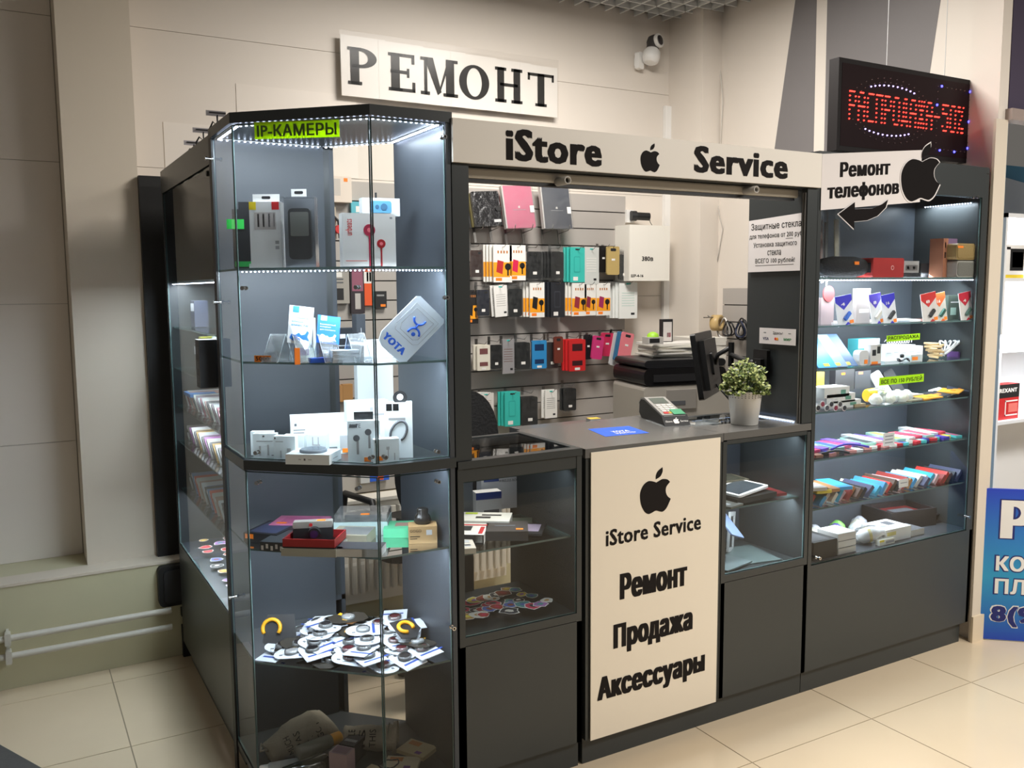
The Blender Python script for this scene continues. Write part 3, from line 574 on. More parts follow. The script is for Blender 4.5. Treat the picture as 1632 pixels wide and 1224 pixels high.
dv = carton('gadget_box', 'white and yellow box with dark round window on the top shelf of neighbouring stall', 'box', (x0 + .13, .36, za), 0, (.17, .06, .16), WHITE, [('f', 0, 0, 1, .10, mat((230, 200, 40), .5)), ('f', .30, .22, .95, .88, BLACK), ('f', .40, .32, .95, .78, mat((80, 85, 95), .4)), ('f', .03, .85, .3, .93, INK)])
mb = MB(); mb.lathe([(.035, 0), (.035, .006), (.010, .012), (.010, .03), (.018, .034), (.018, .06)], 16, BLACK); o = mb.build('camera_mount', loc=(x0 + .075, .36, zb)); tag(o, 'small black suction mount on the middle shelf of neighbouring stall', 'mount')
rx = carton('soldering_box', 'black and red boxed soldering kit on the lower shelf of neighbouring stall', 'box', (x0 + .135, .36, zc), 0, (.19, .06, .175), RED, [('f', 0, .62, 1, 1, mat((28, 26, 26), .5)), ('f', .40, .1, .95, .14, PAPER), ('f', .40, .1, .44, .55, PAPER), ('f', .40, .5, .95, .54, PAPER), ('f', .55, .2, .95, .45, mat((230, 120, 110), .5))])
lettering('REXANT', -.07, .135, .075, .155, PAPER, Matrix.Translation((0, -.0305, 0)) @ XZ, rx, .04)
# blue advertising board
bp0, bp1 = Vector((2.914, -.002, 0)), Vector((3.06, -.131, 0)); U = (bp1 - bp0).normalized()
GB = bpy.data.materials.new('blue_gradient_print'); GB.use_nodes = True; nt = GB.node_tree; g = nt.nodes.new('ShaderNodeTexCoord'); sx_ = nt.nodes.new('ShaderNodeSeparateXYZ'); rp = nt.nodes.new('ShaderNodeValToRGB')
nt.links.new(g.outputs['Generated'], sx_.inputs[0]); nt.links.new(sx_.outputs[2], rp.inputs[0]); nt.links.new(rp.outputs[0], nt.nodes['Principled BSDF'].inputs['Base Color'])
el = rp.color_ramp.elements; el[0].color = S(30, 70, 180); el[1].color = S(35, 65, 190); e_ = rp.color_ramp.elements.new(.42); e_.color = S(40, 150, 195)
T0 = FR(bp0 + Vector((0, 0, .005)), U, (0, 0, 1)); o = MB().box(0, .9, 0, .66, -.012, 0, GB, T0).build('advert_board'); tag(o, 'blue gradient advertising board with white letters standing before the neighbouring stall', 'sign')
NV = mat((25, 35, 110), .5)
for body, u0, v0, u1, v1, bo in (('Р', .075, .445, .20, .615, .10), ('КОМ', .065, .305, .25, .37, .05), ('ПЛА', .065, .205, .25, .27, .05), ('8(9', .055, .06, .22, .15, .06)):
    lettering(body, u0 - .006, v0 - .006, u1 + .006, v1 + .006, NV if body != '8(9' else PAPER, T0, o, bo * 1.25); lettering(body, u0, v0, u1, v1, PAPER if body != '8(9' else NV, T0, o, bo * .8, thick=.0015)
#MORE
# ------------------------------------------------------------------ goods: shared makers
def fx(px, py, y, z=None):          # point at a pixel on depth y, dropped to height z
    p = apx(px, py, y); return (p.x, y, p.z if z is None else z)
def ln(u0, v0, u1, v1, m_=GREY, f='f'): return (f, u0, v0, u1, v1, m_)
PG = mat((176, 178, 180), .6); DKG = mat((90, 92, 96), .6)
# slatted display board of separate slats on the back wall
sb = thing('slat_board', 'grey slatted display board fixed on the back wall behind the counter', 'display board', (0, 0, 0))
SLM = mat((178, 172, 166), .5, noise=.02, scale=3)
MB().box(.5, 2.425, 1.890, 1.8965, .52, 2.03, mat((70, 66, 62), .7)).build('backing', sb)
sm = MB().box(.5, 2.43, 1.874, 1.892, 0, .0885, SLM).mesh('slat')
for i in range(16):
    o = bpy.data.objects.new('slat', sm); C.objects.link(o); o.parent = sb; o.location = (0, 0, 2.035 - .0885 - i * .0945)
sb2 = thing('slat_board', 'smaller grey slatted board with hooks on the side wall beside the dark panel', 'display board', (0, 0, 0))
MB().box(2.886, 2.892, .9, 1.55, .62, 1.515, mat((70, 66, 62), .7)).build('backing', sb2)
sm = MB().box(2.872, 2.888, .9, 1.55, 0, .0885, SLM).mesh('slat')
for i in range(9):
    o = bpy.data.objects.new('slat', sm); C.objects.link(o); o.parent = sb2; o.location = (0, 0, 1.515 - .0885 - i * .0945)
def hook(x, z, L=.12):
    mb = MB(); mb.tube([(0, 0, 0), (0, -L * .8, -.004), (0, -L, .012)], .0016, STEEL, 6); mb.box(-.008, .008, -.002, 0, -.02, .02, STEEL)
    return mb
HM = hook(0, 0).mesh('hook')
def hooks(x, z):
    o = bpy.data.objects.new('display_hook', HM); C.objects.link(o); o.location = (x, 1.874, z); return o
# hanging phone case packs: thin bag, header card and the case itself
def pack(kind, w_, h, c1, c2=None, bagm=None):
    """returns the parts of a pack: list of (name, mesh)"""
    P = []; m1 = mat(c1, .45); m2 = mat(c2 or (240, 238, 232), .5)
    if kind == 'bag':      # case in clear bag
        mb = MB(); mb.bev(-w_ * .42, w_ * .42, -.007, .004, -h * .92, -h * .16, .008, m1, 'y'); mb.bev(w_ * .1, w_ * .3, -.0075, -.007, -h * .27, -h * .21, .003, BLK2, 'y'); P.append(('phone_case', mb))
        mb = MB(); mb.quad((-w_ / 2, -.009, -h), (w_ / 2, -.009, -h), (w_ / 2, -.009, 0), (-w_ / 2, -.009, 0), BAG); P.append(('clear_bag', mb))
        mb = MB(); mb.box(-w_ * .12, w_ * .12, -.0102, -.0096, -h * .80, -h * .72, PAPER); P.append(('price_sticker', mb))
    elif kind == 'wind':   # flip case with two windows
        mb = MB(); mb.bev(-w_ * .48, w_ * .48, -.010, .004, -h, -h * .10, .006, m1, 'y'); P.append(('phone_case', mb))
        mb = MB(); mb.box(-w_ * .30, w_ * .30, -.0108, -.0102, -h * .42, -h * .22, m2); P.append(('window', mb)); mb = MB(); mb.box(-w_ * .30, w_ * .30, -.0108, -.0102, -h * .84, -h * .70, m2); P.append(('window', mb))
        mb = MB(); mb.box(-w_ * .15, w_ * .15, -.0108, -.0102, -h * .97, -h * .90, PAPER); P.append(('price_sticker', mb))
    elif kind == 'flip':   # white and orange card with small red case print
        mb = MB(); mb.box(-w_ / 2, w_ / 2, -.004, .004, -h, 0, m2); o_ = mat((250, 165, 30), .5); e = -.0045
        mb.box(-w_ * .5, w_ * .5, e, -.004, -h * .86, -h * .46, o_); mb.add([(-w_ * .5, e - .0002, -h * .86), (w_ * .1, e - .0002, -h), (-w_ * .5, e - .0002, -h)], [(0, 2, 1)], m2)
        mb.add([(-w_ * .35, e - .0004, -h * .72), (-w_ * .02, e - .0004, -h * .78), (w_ * .05, e - .0004, -h * .44), (-w_ * .28, e - .0004, -h * .40)], [(0, 1, 2, 3)], m1)
        mb.lathe([(w_ * .17, 0), (w_ * .17, .0004)], 10, BLACK, TR((w_ * .28, e - .0002, -h * .58), 0, R(90))); mb.box(w_ * .24, w_ * .32, e - .0006, e, -h * .82, -h * .62, BLACK)
        mb.box(-w_ * .38, -w_ * .05, e - .0008, e, -h * .96, -h * .88, ORANGE)
        for k in range(4): mb.box(-w_ * .28 + w_ * .16 * k, -w_ * .20 + w_ * .16 * k, e, -.004, -h * .22, -h * .15, mat((190, 120, 60), .6))
        P.append(('card', mb))
    elif kind == 'card':   # coloured retail card with phone print
        mb = MB(); mb.box(-w_ / 2, w_ / 2, -.006, .004, -h, 0, m1); mb.bev(-w_ * .25, w_ * .18, -.0068, -.006, -h * .72, -h * .25, .006, m2, 'y'); mb.bev(-w_ * .21, w_ * .14, -.0074, -.0068, -h * .69, -h * .28, .005, m1, 'y'); mb.box(-w_ * .3, w_ * .02, -.0066, -.006, -h * .95, -h * .84, PAPER)
        mb.box(-w_ * .15, w_ * .15, -.0066, -.006, -h * .07, -h * .03, BLK2); P.append(('card', mb))
    elif kind == 'plain':
        mb = MB(); mb.bev(-w_ / 2, w_ / 2, -.008, .003, -h, 0, .010, m1, 'y', n=4); mb.bev(-w_ * .22, w_ * .22, -.0085, -.008, -h * .17, -h * .07, .004, BLK2, 'y'); P.append(('phone_case', mb))
        mb = MB(); mb.box(-w_ * .14, w_ * .14, -.0092, -.0086, -h * .5, -h * .43, PAPER); P.append(('price_sticker', mb))
    elif kind == 'white':  # plain paper sleeve with small print
        mb = MB(); mb.box(-w_ / 2, w_ / 2, -.005, .003, -h, 0, m1)
        for k in range(6): mb.box(-w_ * .36, w_ * .34, -.0055, -.005, -h * (.30 + .07 * k), -h * (.285 + .07 * k), m2)
        mb.box(w_ * .15, w_ * .35, -.0055, -.005, -h * .90, -h * .84, BLK2); mb.box(-w_ * .12, w_ * .12, -.0055, -.005, -h * .06, -h * .02, mat((60, 190, 180), .5)); P.append(('card', mb))
    return [(n_, mb.mesh(n_)) for n_, mb in P]
def hang(kind, label, px0, px1, py0, py1, c1, c2=None, stack=0, tilt=0, y=1.80, name='phone_case_pack', group=None, cat='phone case', sdir=-1, stacklabel=None):
    a, b = apx(px0, py1, y), apx(px1, py0, y); w_, h = b.x - a.x, b.z - a.z
    P = pack(kind, w_, h, c1, c2)
    for i in range(stack + 1):
        lb = label if i == 0 else (nth(i - 1) + ' ' + (stacklabel or 'pack filed behind the ' + ' '.join(label.split(' in ')[0].split()[:10])))
        t = thing(name, lb, cat, ((a.x + b.x) / 2 + sdir * .011 * i, y + .014 * i, b.z + (.003 if i else 0)), 0, (('packs behind ' + label)[:60] if i else group), (0, R(tilt), R(-6 * (i > 0))))
        for n_, me in P:
            if i and n_ == 'price_sticker': continue
            o = bpy.data.objects.new(n_, me); C.objects.link(o); o.parent = t
        if i == 0 and kind != 'plain0':
            hk = bpy.data.objects.new('hook', HM); C.objects.link(hk); hk.parent = t; hk.location = (0, 1.874 - y, -.006)
TQ = (60, 190, 178)
hang('bag', 'brown phone case in clear bag, first in the top row beside the dark post', 748, 770, 390, 446, (105, 62, 48))
hang('flip', 'orange and white card with red flip case, left one of the top row pair', 786, 815, 391, 450, (190, 45, 45), stack=3, stacklabel='card filed behind the left top row pair')
hang('flip', 'orange and white card with pink flip case, right one of the top row pair', 812, 837, 391, 447, (215, 35, 80))
hang('bag', 'black phone case in clear bag right of the top row orange cards', 838, 864, 392, 449, (28, 28, 30))
hang('bag', 'black phone case with white print in clear bag left of the teal top row card', 876, 899, 393, 448, (26, 26, 28), stack=3, stacklabel='beige edged pack filed behind the white print black case')
hang('card', 'teal retail card with phone outline in the top row', 908, 931, 395, 450, TQ, (48, 170, 160), stack=2, stacklabel='card filed behind the teal top row card')
hang('white', 'empty looking clear and white sleeve hanging right of teal top row card', 931, 953, 395, 453, (205, 208, 204), stack=2, stacklabel='pale sleeve filed behind the clear white sleeve', sdir=1)
hang('plain', 'glossy black case behind the yellow and grey phone case', 953, 968, 392, 434, (25, 22, 22), y=1.82)
hang('plain', 'yellow to grey shaded phone case hanging in the top row', 966, 986, 393, 438, (190, 165, 105), y=1.78)
hang('bag', 'black pouch in clear bag at the right end of the top row', 984, 1003, 398, 450, (36, 38, 40), stack=2, sdir=1, stacklabel='clear bag behind the last top row pouch')
hang('flip', 'black and orange card half hidden by the dark post in second row', 744, 761, 462, 516, (30, 30, 30), (30, 28, 28))
hang('bag', 'dark navy phone case in clear bag in the second row', 758, 780, 453, 508, (38, 48, 84))
hang('white', 'white printed phone case tilted in the second row', 786, 807, 455, 505, (236, 234, 230), (170, 168, 165), stack=1, tilt=-4, stacklabel='maroon edged pack filed behind the tilted white case')
hang('bag', 'black phone case with teal rim in the second row', 808, 832, 452, 509, (32, 40, 42), (60, 170, 150), stack=1, sdir=1)
hang('flip', 'orange card with black flip case in middle of second row', 844, 867, 450, 506, (30, 28, 28), stack=3, stacklabel='card filed behind the black flip case card')
hang('card', 'black retail card with round silver mark in the second row', 877, 899, 450, 506, (38, 40, 46), (60, 62, 70), stack=2, stacklabel='beige edged card filed behind the black second row card')
hang('flip', 'orange card with maroon flip case, left of three in the second row', 911, 934, 451, 504, (150, 45, 60), stack=3, stacklabel='beige card filed behind the left maroon flip case card')
hang('flip', 'orange card with maroon flip case, middle of three in the second row', 931, 949, 451, 503, (140, 40, 60))
hang('flip', 'orange card with violet flip case, right of three in the second row', 950, 972, 451, 503, (160, 40, 90))
hang('white', 'white paper sleeve with pale green print at right end of second row', 986, 1015, 450, 508, (240, 242, 238), (190, 220, 210), stack=4, stacklabel='white sleeve filed behind the pale green printed sleeve')
hang('wind', 'cream phone case with window over a maroon one in the third row', 759, 780, 545, 591, (226, 220, 205), (120, 75, 75), stack=1, stacklabel='maroon case filed behind the cream window case')
hang('bag', 'black phone case in clear bag beside the cream window case', 780, 800, 541, 592, (30, 30, 32))
hang('white', 'grey striped pack in clear bag hanging low in the third row', 800, 819, 540, 596, (150, 148, 150), (120, 90, 85))
hang('bag', 'black phone case with large white label in the third row', 819, 846, 537, 592, (44, 48, 54), stack=1)
hang('wind', 'blue phone case with two window openings in the third row', 846, 870, 537, 588, (50, 140, 200), (20, 50, 90))
hang('bag', 'patterned clear pack behind the brown case in the third row', 868, 890, 536, 592, (150, 120, 125))
hang('plain', 'slim brown flip case standing out in the third row', 882, 896, 536, 579, (110, 50, 38), y=1.77)
hang('wind', 'red phone case with window openings in clear bag in the third row', 905, 932, 535, 592, (205, 42, 44), (60, 25, 30), stack=2, stacklabel='cream case filed behind the red window case', y=1.78)
hang('plain', 'black phone case left of the magenta ones in the third row', 930, 943, 533, 573, (26, 26, 30))
hang('plain', 'magenta phone case tilted in the third row', 945, 962, 535, 573, (205, 55, 120), tilt=8, y=1.76)
hang('plain', 'crimson pink phone case hanging behind the tilted magenta one', 958, 977, 530, 568, (200, 45, 85), tilt=4)
hang('plain', 'pale pink phone case tilted at the right end of the third row', 991, 1010, 530, 574, (232, 130, 140), tilt=12, y=1.72)
hang('plain', 'blue edged phone case just behind the pale pink one', 984, 1001, 529, 576, (60, 120, 160), tilt=12, y=1.76)
hang('plain', 'white phone case pack behind the pale pink and blue ones', 978, 996, 531, 584, (205, 205, 205), tilt=12, y=1.79)
hang('white', 'white packs bunched in bags behind the office chair', 762, 786, 626, 668, (222, 218, 212), (170, 150, 140), stack=4, stacklabel='white pack bunched behind the office chair')
hang('card', 'teal retail card in front of its stack in the lowest row', 804, 828, 624, 680, TQ, (48, 170, 160), stack=2, stacklabel='teal card filed behind the lowest row teal card')
hang('bag', 'charcoal phone case under a white patterned header card in the lowest row', 829, 858, 622, 684, (58, 56, 58), stack=1)
hang('white', 'white boxed slim case in clear bag in the lowest row', 868, 887, 621, 667, (238, 236, 230), (150, 150, 150), stack=1)
hang('bag', 'black phone case with teal strip at the right end of lowest row', 896, 919, 611, 659, (20, 24, 26), stack=1)
# three larger tablet cases on brackets at the top of the slat board
def tabcase(name, label, px0, px1, py0, py1, col, tilt, rough=.45, coat=0, clasp=False, edge=None):
    y = 1.78; a, b = apx(px0, py1, y), apx(px1, py0, y); w_, h = b.x - a.x, b.z - a.z
    t = thing(name, label, 'tablet case', ((a.x + b.x) / 2, y, a.z), 0, None, (R(-9), R(tilt), R(0)))
    MB().bev(-w_ / 2, w_ / 2, -.008, .012, 0, h, .008, mat(col, rough, coat=coat, bump=.9 if clasp else 0, scale=26 if clasp else 8), 'y').build('cover', t)
    if clasp:
        MB().box(-w_ / 2 - .004, w_ / 2 - .01, .012, .03, .004, h - .004, mat((150, 140, 90), .6)).build('pages', t)
        MB().bev(-w_ / 2 - .012, w_ / 2 - .012, .03, .036, 0, h, .008, mat((60, 60, 62), .4), 'y').build('back_cover', t)
        MB().bev(w_ * .30, w_ * .52, -.0125, -.008, h * .42, h * .56, .012, BLACK, 'y').build('clasp', t); mb = MB(); mb.box(w_ * .2, w_ * .46, -.0095, -.009, .018, .032, LG); mb.build('tag', t)
    else:
        MB().box(-w_ / 2 - .006, w_ / 2 + .008, -.011, -.0108, -.004, h + .01, BAG).build('clear_sleeve', t)
        MB().box(w_ * .36, w_ * .5, -.0122, -.0116, h * .36, h * .52, PAPER).build('sticker', t)
        T = Matrix.Translation((0, -.0086, 0)) @ XZ; mb = MB(); emblem(mb, 0, h * .47, .014, PAPER, T); mb.box(-w_ * .22, w_ * .22, h * .425, h * .435, 0, .0004, PG, T); mb.build('emblem', t)
        MB().box(-w_ / 2 - .004, -w_ / 2 + .004, -.0085, .015, 0, h, mat((225, 222, 218), .4)).build('edge', t)
    for x in (-w_ * .3, w_ * .3):
        mb = MB(); mb.box(x - .007, x + .007, .075, .08, -.065, .015, STEEL); mb.tube([(x, .075, -.01), (x, -.02, -.012), (x + .0, -.04, .012)], .002, STEEL, 6); mb.build('bracket', t)
tabcase('planner_case', 'glossy crinkled black tablet case with clasp and pages on top shelf brackets', 757, 800, 305, 360, (34, 34, 36), -4, .18, .8, True)
tabcase('tablet_case', 'pink tablet case in clear sleeve at the top of the slat board', 807, 853, 296, 363, (222, 120, 150), -3)
tabcase('tablet_case', 'navy grey tablet case in clear sleeve at the top of the slat board', 867, 911, 298, 364, (72, 78, 92), -1)
# items behind the corner opening
def hbox(name, label, cat, px0, px1, py0, py1, y, d, ma, prints=(), rz=0, ry=0, group=None):
    a, b = apx(px0, py1, y), apx(px1, py0, y)
    return carton(name, label, cat, ((a.x + b.x) / 2, y + d / 2, a.z), rz, (b.x - a.x, d, b.z - a.z), ma, prints, group, ry=ry)
hbox('earphone_box', 'white earphone box with orange sticker high on the slat board behind corner showcase', 'box', 516, 560, 282, 321, 1.822, .05, mat((228, 214, 200), .5), [ln(.1, .25, .6, .9, mat((200, 192, 184), .5)), ln(.16, .5, .3, .7, CHROME), ln(.2, .25, .3, .4, CHROME), ln(.72, .8, .86, .94, ORANGE)])
hb = hbox('headphone_pack', 'beige pack with black and red headphones seen through the corner opening', 'pack', 514, 535, 330, 380, 1.842, .03, mat((190, 178, 160), .6))
p = apx(533, 362, 1.83); MB().tube([(p.x - .06, 1.832, p.z - .09), (p.x - .085, 1.832, p.z - .02), (p.x - .07, 1.832, p.z + .05), (p.x - .02, 1.832, p.z + .07), (p.x + .02, 1.832, p.z + .03), (p.x + .025, 1.832, p.z - .05)], .006, BLK2, 8).cyl((p.x - .06, 1.815, p.z), (p.x - .06, 1.845, p.z), .028, RED, 14).cyl((p.x + .02, 1.815, p.z - .01), (p.x + .02, 1.845, p.z - .01), .02, RED, 14).build('wireless_headset')
tag(bpy.data.objects['wireless_headset'], 'black sport headset with red ear cups on the beige pack', 'headphones')
hbox('grey_blister', 'grey blister with dark plug and square code panel behind the corner shelf', 'pack', 520, 556, 430, 484, 1.842, .03, mat((165, 160, 152), .5), [ln(.25, .78, .7, .98, PAPER), ln(.2, .7, .75, .74, DKG), ln(.2, .6, .75, .64, DKG), ln(.2, .1, .75, .45, BLK2)])
hbox('cable_pack', 'black and pink cable pack hanging behind the corner showcase shelf', 'pack', 560, 580, 428, 500, 1.852, .02, mat((52, 44, 50), .5), [ln(.1, .5, .9, .95, mat((150, 90, 110), .5)), ln(.3, .1, .7, .45, mat((190, 185, 180), .5))])
hb = hbox('cable_pack', 'orange and white cable pack hanging behind the corner showcase shelf', 'pack', 581, 594, 428, 487, 1.852, .02, mat((232, 90, 40), .5), [ln(0, .6, 1, 1, PAPER), ln(.3, .65, .5, .9, INK), ln(.6, .65, .8, .9, INK)])
hbox('black_pack', 'small black pack with orange price under the orange cable pack', 'pack', 597, 616, 464, 491, 1.852, .02, BLK2, [ln(.5, .08, .9, .22, ORANGE), ln(.2, .7, .8, .8, GREY)])
hbox('kraft_pack', 'brown kraft packs hanging low behind the corner showcase', 'pack', 525, 546, 614, 642, 1.842, .03, mat((196, 146, 90), .7)); hbox('kraft_pack', 'brown kraft pack beside the other one behind the corner showcase', 'pack', 547, 562, 612, 640, 1.842, .03, mat((188, 140, 86), .7))
hbox('boxed_adapter', 'teal and white packs hanging under the white earphone box behind corner', 'pack', 560, 584, 322, 345, 1.852, .02, mat((90, 180, 196), .5), [ln(.3, .3, .8, .7, PAPER)])
hbox('parts_pack', 'blue and red small packs low on the slat board behind corner', 'pack', 590, 620, 752, 768, 1.842, .03, BLUE, [ln(.4, .1, .7, .9, mat((210, 90, 50), .5))])
hbox('parts_pack', 'grey striped pack left of the blue one low behind the corner', 'pack', 575, 589, 750, 771, 1.842, .03, LG)
# ------------------------------------------------------------------ corner showcase, top glass shelf
def put(name, label, cat, px, py, y, z, rz, dims, ma, prints=(), group=None, **k):
    return carton(name, label, cat, fx(px, py, y, z), R(rz), dims, ma, prints, group, **k)
def tab(parent, w_, h, d=0, ma=WHITE, tw=.5, th=.022):      # hang tab on top of a retail box
    mb = MB(); mb.box(-w_ * tw / 2, w_ * tw / 2, -.001, .001, h, h + th, ma); mb.bev(-.012, .012, -.0014, -.001, h + th * .4, h + th * .75, .003, BLK2, 'y'); return mb.build('hang_tab', parent)
Z1 = 1.5855
o = put('earphone_box', 'black box with bright green label at the left of the corner top shelf', 'box', 392, 424, .36, Z1, -22, (.06, .035, .165), BLK2, [ln(.05, .03, .8, .12, mat((40, 150, 70), .5)), ln(.7, .0, .95, .08, LG)]); MB().box(-.045, .002, -.0195, -.0185, .11, .137, mat((50, 200, 80), .6)).build('green_label', o); tab(o, .06, .165, ma=BLK2)
o = put('cable_box', 'white cable box with yellow and red corners on the corner top shelf', 'box', 428, 423, .255, Z1, -30, (.086, .034, .178), mat((222, 222, 220), .5), [ln(.0, .88, .22, 1, mat((235, 210, 40), .5)), ln(.72, .88, .95, 1, RED), ln(.16, .58, .84, .84, mat((186, 180, 176), .5)), ln(.25, .62, .31, .82, BLK2), ln(.42, .62, .48, .82, DKG), ln(.60, .62, .66, .82, DKG), ln(.76, .62, .8, .82, DKG), ln(.8, .36, .92, .41, GREY), ln(.8, .28, .92, .33, GREY)]); tab(o, .086, .178, tw=.85)
t = thing('power_bank_pack', 'clear plastic pack holding a black power bank on the corner top shelf', 'pack', fx(480, 424, .20, Z1), R(-30))
w_, h = .092, .19
MB().quad((-w_ / 2, -.02, 0), (w_ / 2, -.02, 0), (w_ / 2, -.02, h), (-w_ / 2, -.02, h), BAG).quad((w_ / 2, -.02, 0), (w_ / 2, .02, 0), (w_ / 2, .02, h), (w_ / 2, -.02, h), BAG).quad((-w_ / 2, -.02, h), (w_ / 2, -.02, h), (w_ / 2, .02, h), (-w_ / 2, .02, h), BAG).build('clear_box', t)
MB().bev(-.030, .032, -.008, .006, .022, .16, .012, mat((52, 54, 56), .35), 'y').build('power_bank', t); MB().bev(-.024, .026, -.0088, -.008, .085, .15, .004, mat((130, 132, 125), .4), 'y').build('window', t); MB().box(-.045, .045, .012, .018, .001, .188, mat((120, 125, 132), .5)).build('backing_card', t); tab(t, .092, .19, tw=.45)
o = put('earbud_box', 'large white box with a red wired earphone picture on the corner top shelf', 'box', 587, 423, .10, Z1, -8, (.146, .045, .143), mat((226, 224, 220), .4), [ln(.05, .1, .45, .115, mat((220, 120, 110), .5)), ln(.89, .90, .94, .94, GREY)])
mb = MB()
for x, z, r_, c_ in ((.0, .098, .016, (170, 40, 70)), (.032, .062, .012, (165, 25, 35))):
    mb.lathe([(r_, 0), (r_, .0008)], 18, mat(c_, .4), TR((x, -.0228, z), 0, R(90))); mb.lathe([(r_ * .4, 0), (r_ * .4, .0012)], 12, mat((235, 120, 130), .4), TR((x, -.0230, z), 0, R(90))); mb.box(x - .0022, x + .0022, -.0238, -.0228, 0.001, z - r_ + .002, mat(c_, .4))
mb.build('earphone_print', o); lettering('urbeats', -.022, -.009, .022, .009, mat((200, 60, 60), .5), Matrix.Translation((-.056, -.0228, .105)) @ XZ @ Matrix.Rotation(R(90), 4, 'Z'), o, .01)
t = thing('camera_box', 'small white box with blue camera picture on a black stand', 'box', fx(607, 423, .22, Z1), R(-8))
MB().box(-.055, .055, -.02, .02, .148, .198, mat((205, 208, 208), .5)).build('box_body', t); MB().bev(-.03, .03, -.0215, -.0205, .156, .190, .006, mat((90, 150, 190), .4), 'y').build('blue_print', t)
mb = MB(); [mb.lathe([(r_, 0), (r_, .001)], 14, mat((60, 100, 130), .4), TR((x, -.0216, .173), 0, R(90))) for x, r_ in ((-.012, .006), (.008, .010))]; mb.build('lens_print', t, kind='stuff')
MB().lathe([(.03, 0), (.03, .004), (.006, .01), (.006, .125), (.022, .140), (.03, .148)], 14, BLACK).build('stand', t); MB().cyl((-.01, 0, .199), (-.01, 0, .215), .003, BLACK).build('aerial', t)
# ------------------------------------------------------------------ corner showcase, second glass shelf
Z2 = 1.3275; SKY = mat((35, 120, 215), .5); OFFW = mat((220, 228, 232), .5)
def acryl(label, px, py, y, rz, h=.075):
    t = thing('acrylic_stand', label, 'stand', fx(px, py, y, Z2), R(rz)); w_ = .05; mb = MB(); th = .0022
    prof = [(-.050, .014), (-.048, 0), (-.042, 0), (.0, h), (.028, 0)]
    for i in range(4):
        (a, b), (c, d) = prof[i], prof[i + 1]; L = math.hypot(c - a, d - b); M = Matrix.Translation((0, a, b)) @ Matrix.Rotation(math.atan2(d - b, c - a), 4, 'X'); mb.box(-w_ / 2, w_ / 2, 0, L, 0, th, ACRYL, M)
    mb.build('bent_sheet', t); e = MB()
    for s in (-1, 1):
        for i in range(1, 4):
            (a, b), (c, d) = prof[i], prof[i + 1]; L = math.hypot(c - a, d - b); M = Matrix.Translation((0, a, b)) @ Matrix.Rotation(math.atan2(d - b, c - a), 4, 'X'); e.box(s * w_ / 2 - .0006, s * w_ / 2 + .0006, 0, L, 0, th, mat((200, 208, 212), .3), M)
        e.build('sheet_edge', t); e = MB()
    return t
acryl('empty clear acrylic stand at the left of the second corner shelf', 445, 574, .23, -50)
t1 = acryl('clear acrylic stand holding the white leaflet', 481, 577, .17, 8); acryl('clear acrylic stand holding the blue leaflet', 521, 580, .14, 8); acryl('empty clear acrylic stand beside the tilted giant card', 568, 580, .11, 8)
def leaflet(label, px, py, y, w_, h, m1, m2, mt):
    t = thing('leaflet', label, 'leaflet', fx(px, py, y), 0, None, (R(-14), R(8), R(-8))); MB().box(-w_ / 2, w_ / 2, -.001, .0, 0, h, m1).build('sheet', t)
    T = Matrix.Translation((0, -.0011, 0)) @ XZ; MB().box(-w_ * .36, -w_ * .1, h * .82, h * .99, 0, .0004, m2, T).build('corner_mark', t)
    P = [(-.42, .13), (-.36, .24), (-.2, .22), (-.05, .29), (.05, .23), (.2, .26), (.28, .36), (.36, .32), (.3, .2), (.38, .1), (.2, .12), (.1, .06), (-.1, .1), (-.25, .06)]; MB().prism([(x * w_, z * h) for x, z in P], 0, .0005, mt, T).build('map_print', t)
    for i, s in enumerate(('Безлимитный', 'интернет', 'для планшета') if m1 is SKY else ('Создаем', 'мобильный', 'вместе')): lettering(s, -w_ * .38, h * (.66 - .1 * i), w_ * (.3 if i != 1 else .1), h * (.71 - .1 * i), (PAPER if m1 is SKY else mt), T, t, .01, thick=.0004)
leaflet('white leaflet with a blue map standing on the acrylic stand', 477, 548, .16, .066, .105, OFFW, SKY, SKY)
leaflet('bright blue leaflet with a white map standing on the acrylic stand', 522, 548, .13, .062, .078, SKY, OFFW, OFFW)
put('gadget_pack', 'pale green and purple pack behind the white leaflet', 'pack', 489, 572, .22, Z2, -5, (.052, .012, .118), mat((196, 204, 192), .5), [ln(.05, .12, .6, .3, mat((110, 70, 130), .5)), ln(.7, .3, .85, .8, DKG)])
put('orange_tag', 'narrow orange paper tag standing in front of the white leaflet', 'tag', 474, 577, .09, Z2, 0, (.014, .004, .044), ORANGE)
o = put('price_card', 'orange handwritten price card marked 5000 on the second corner shelf', 'price card', 419, 579, .225, Z2, -44, (.05, .002, .018), mat((250, 140, 40), .6)); lettering('5000', -.021, .004, .021, .015, INK, Matrix.Translation((0, -.0011, 0)) @ XZ, o, .02)
o = put('modem_box', 'black modem box with small white sticker behind the leaflets', 'box', 540, 566, .36, Z2, 4, (.105, .05, .082), mat((38, 40, 44), .4), [ln(.45, .62, .62, .78, LG), ln(.4, .34, .9, .38, GREY)])
MB().bev(-.06, .06, -.02, .03, .0, .07, .02, BLK2, 'y')
o = put('slim_box', 'tall slim black box with a thin grey emblem on the second corner shelf', 'box', 573, 568, .26, Z2, 6, (.028, .03, .125), mat((44, 46, 50), .4), [ln(.2, .55, .8, .57, GREY), ln(.46, .5, .54, .68, GREY), ln(.2, .47, .8, .49, GREY)])
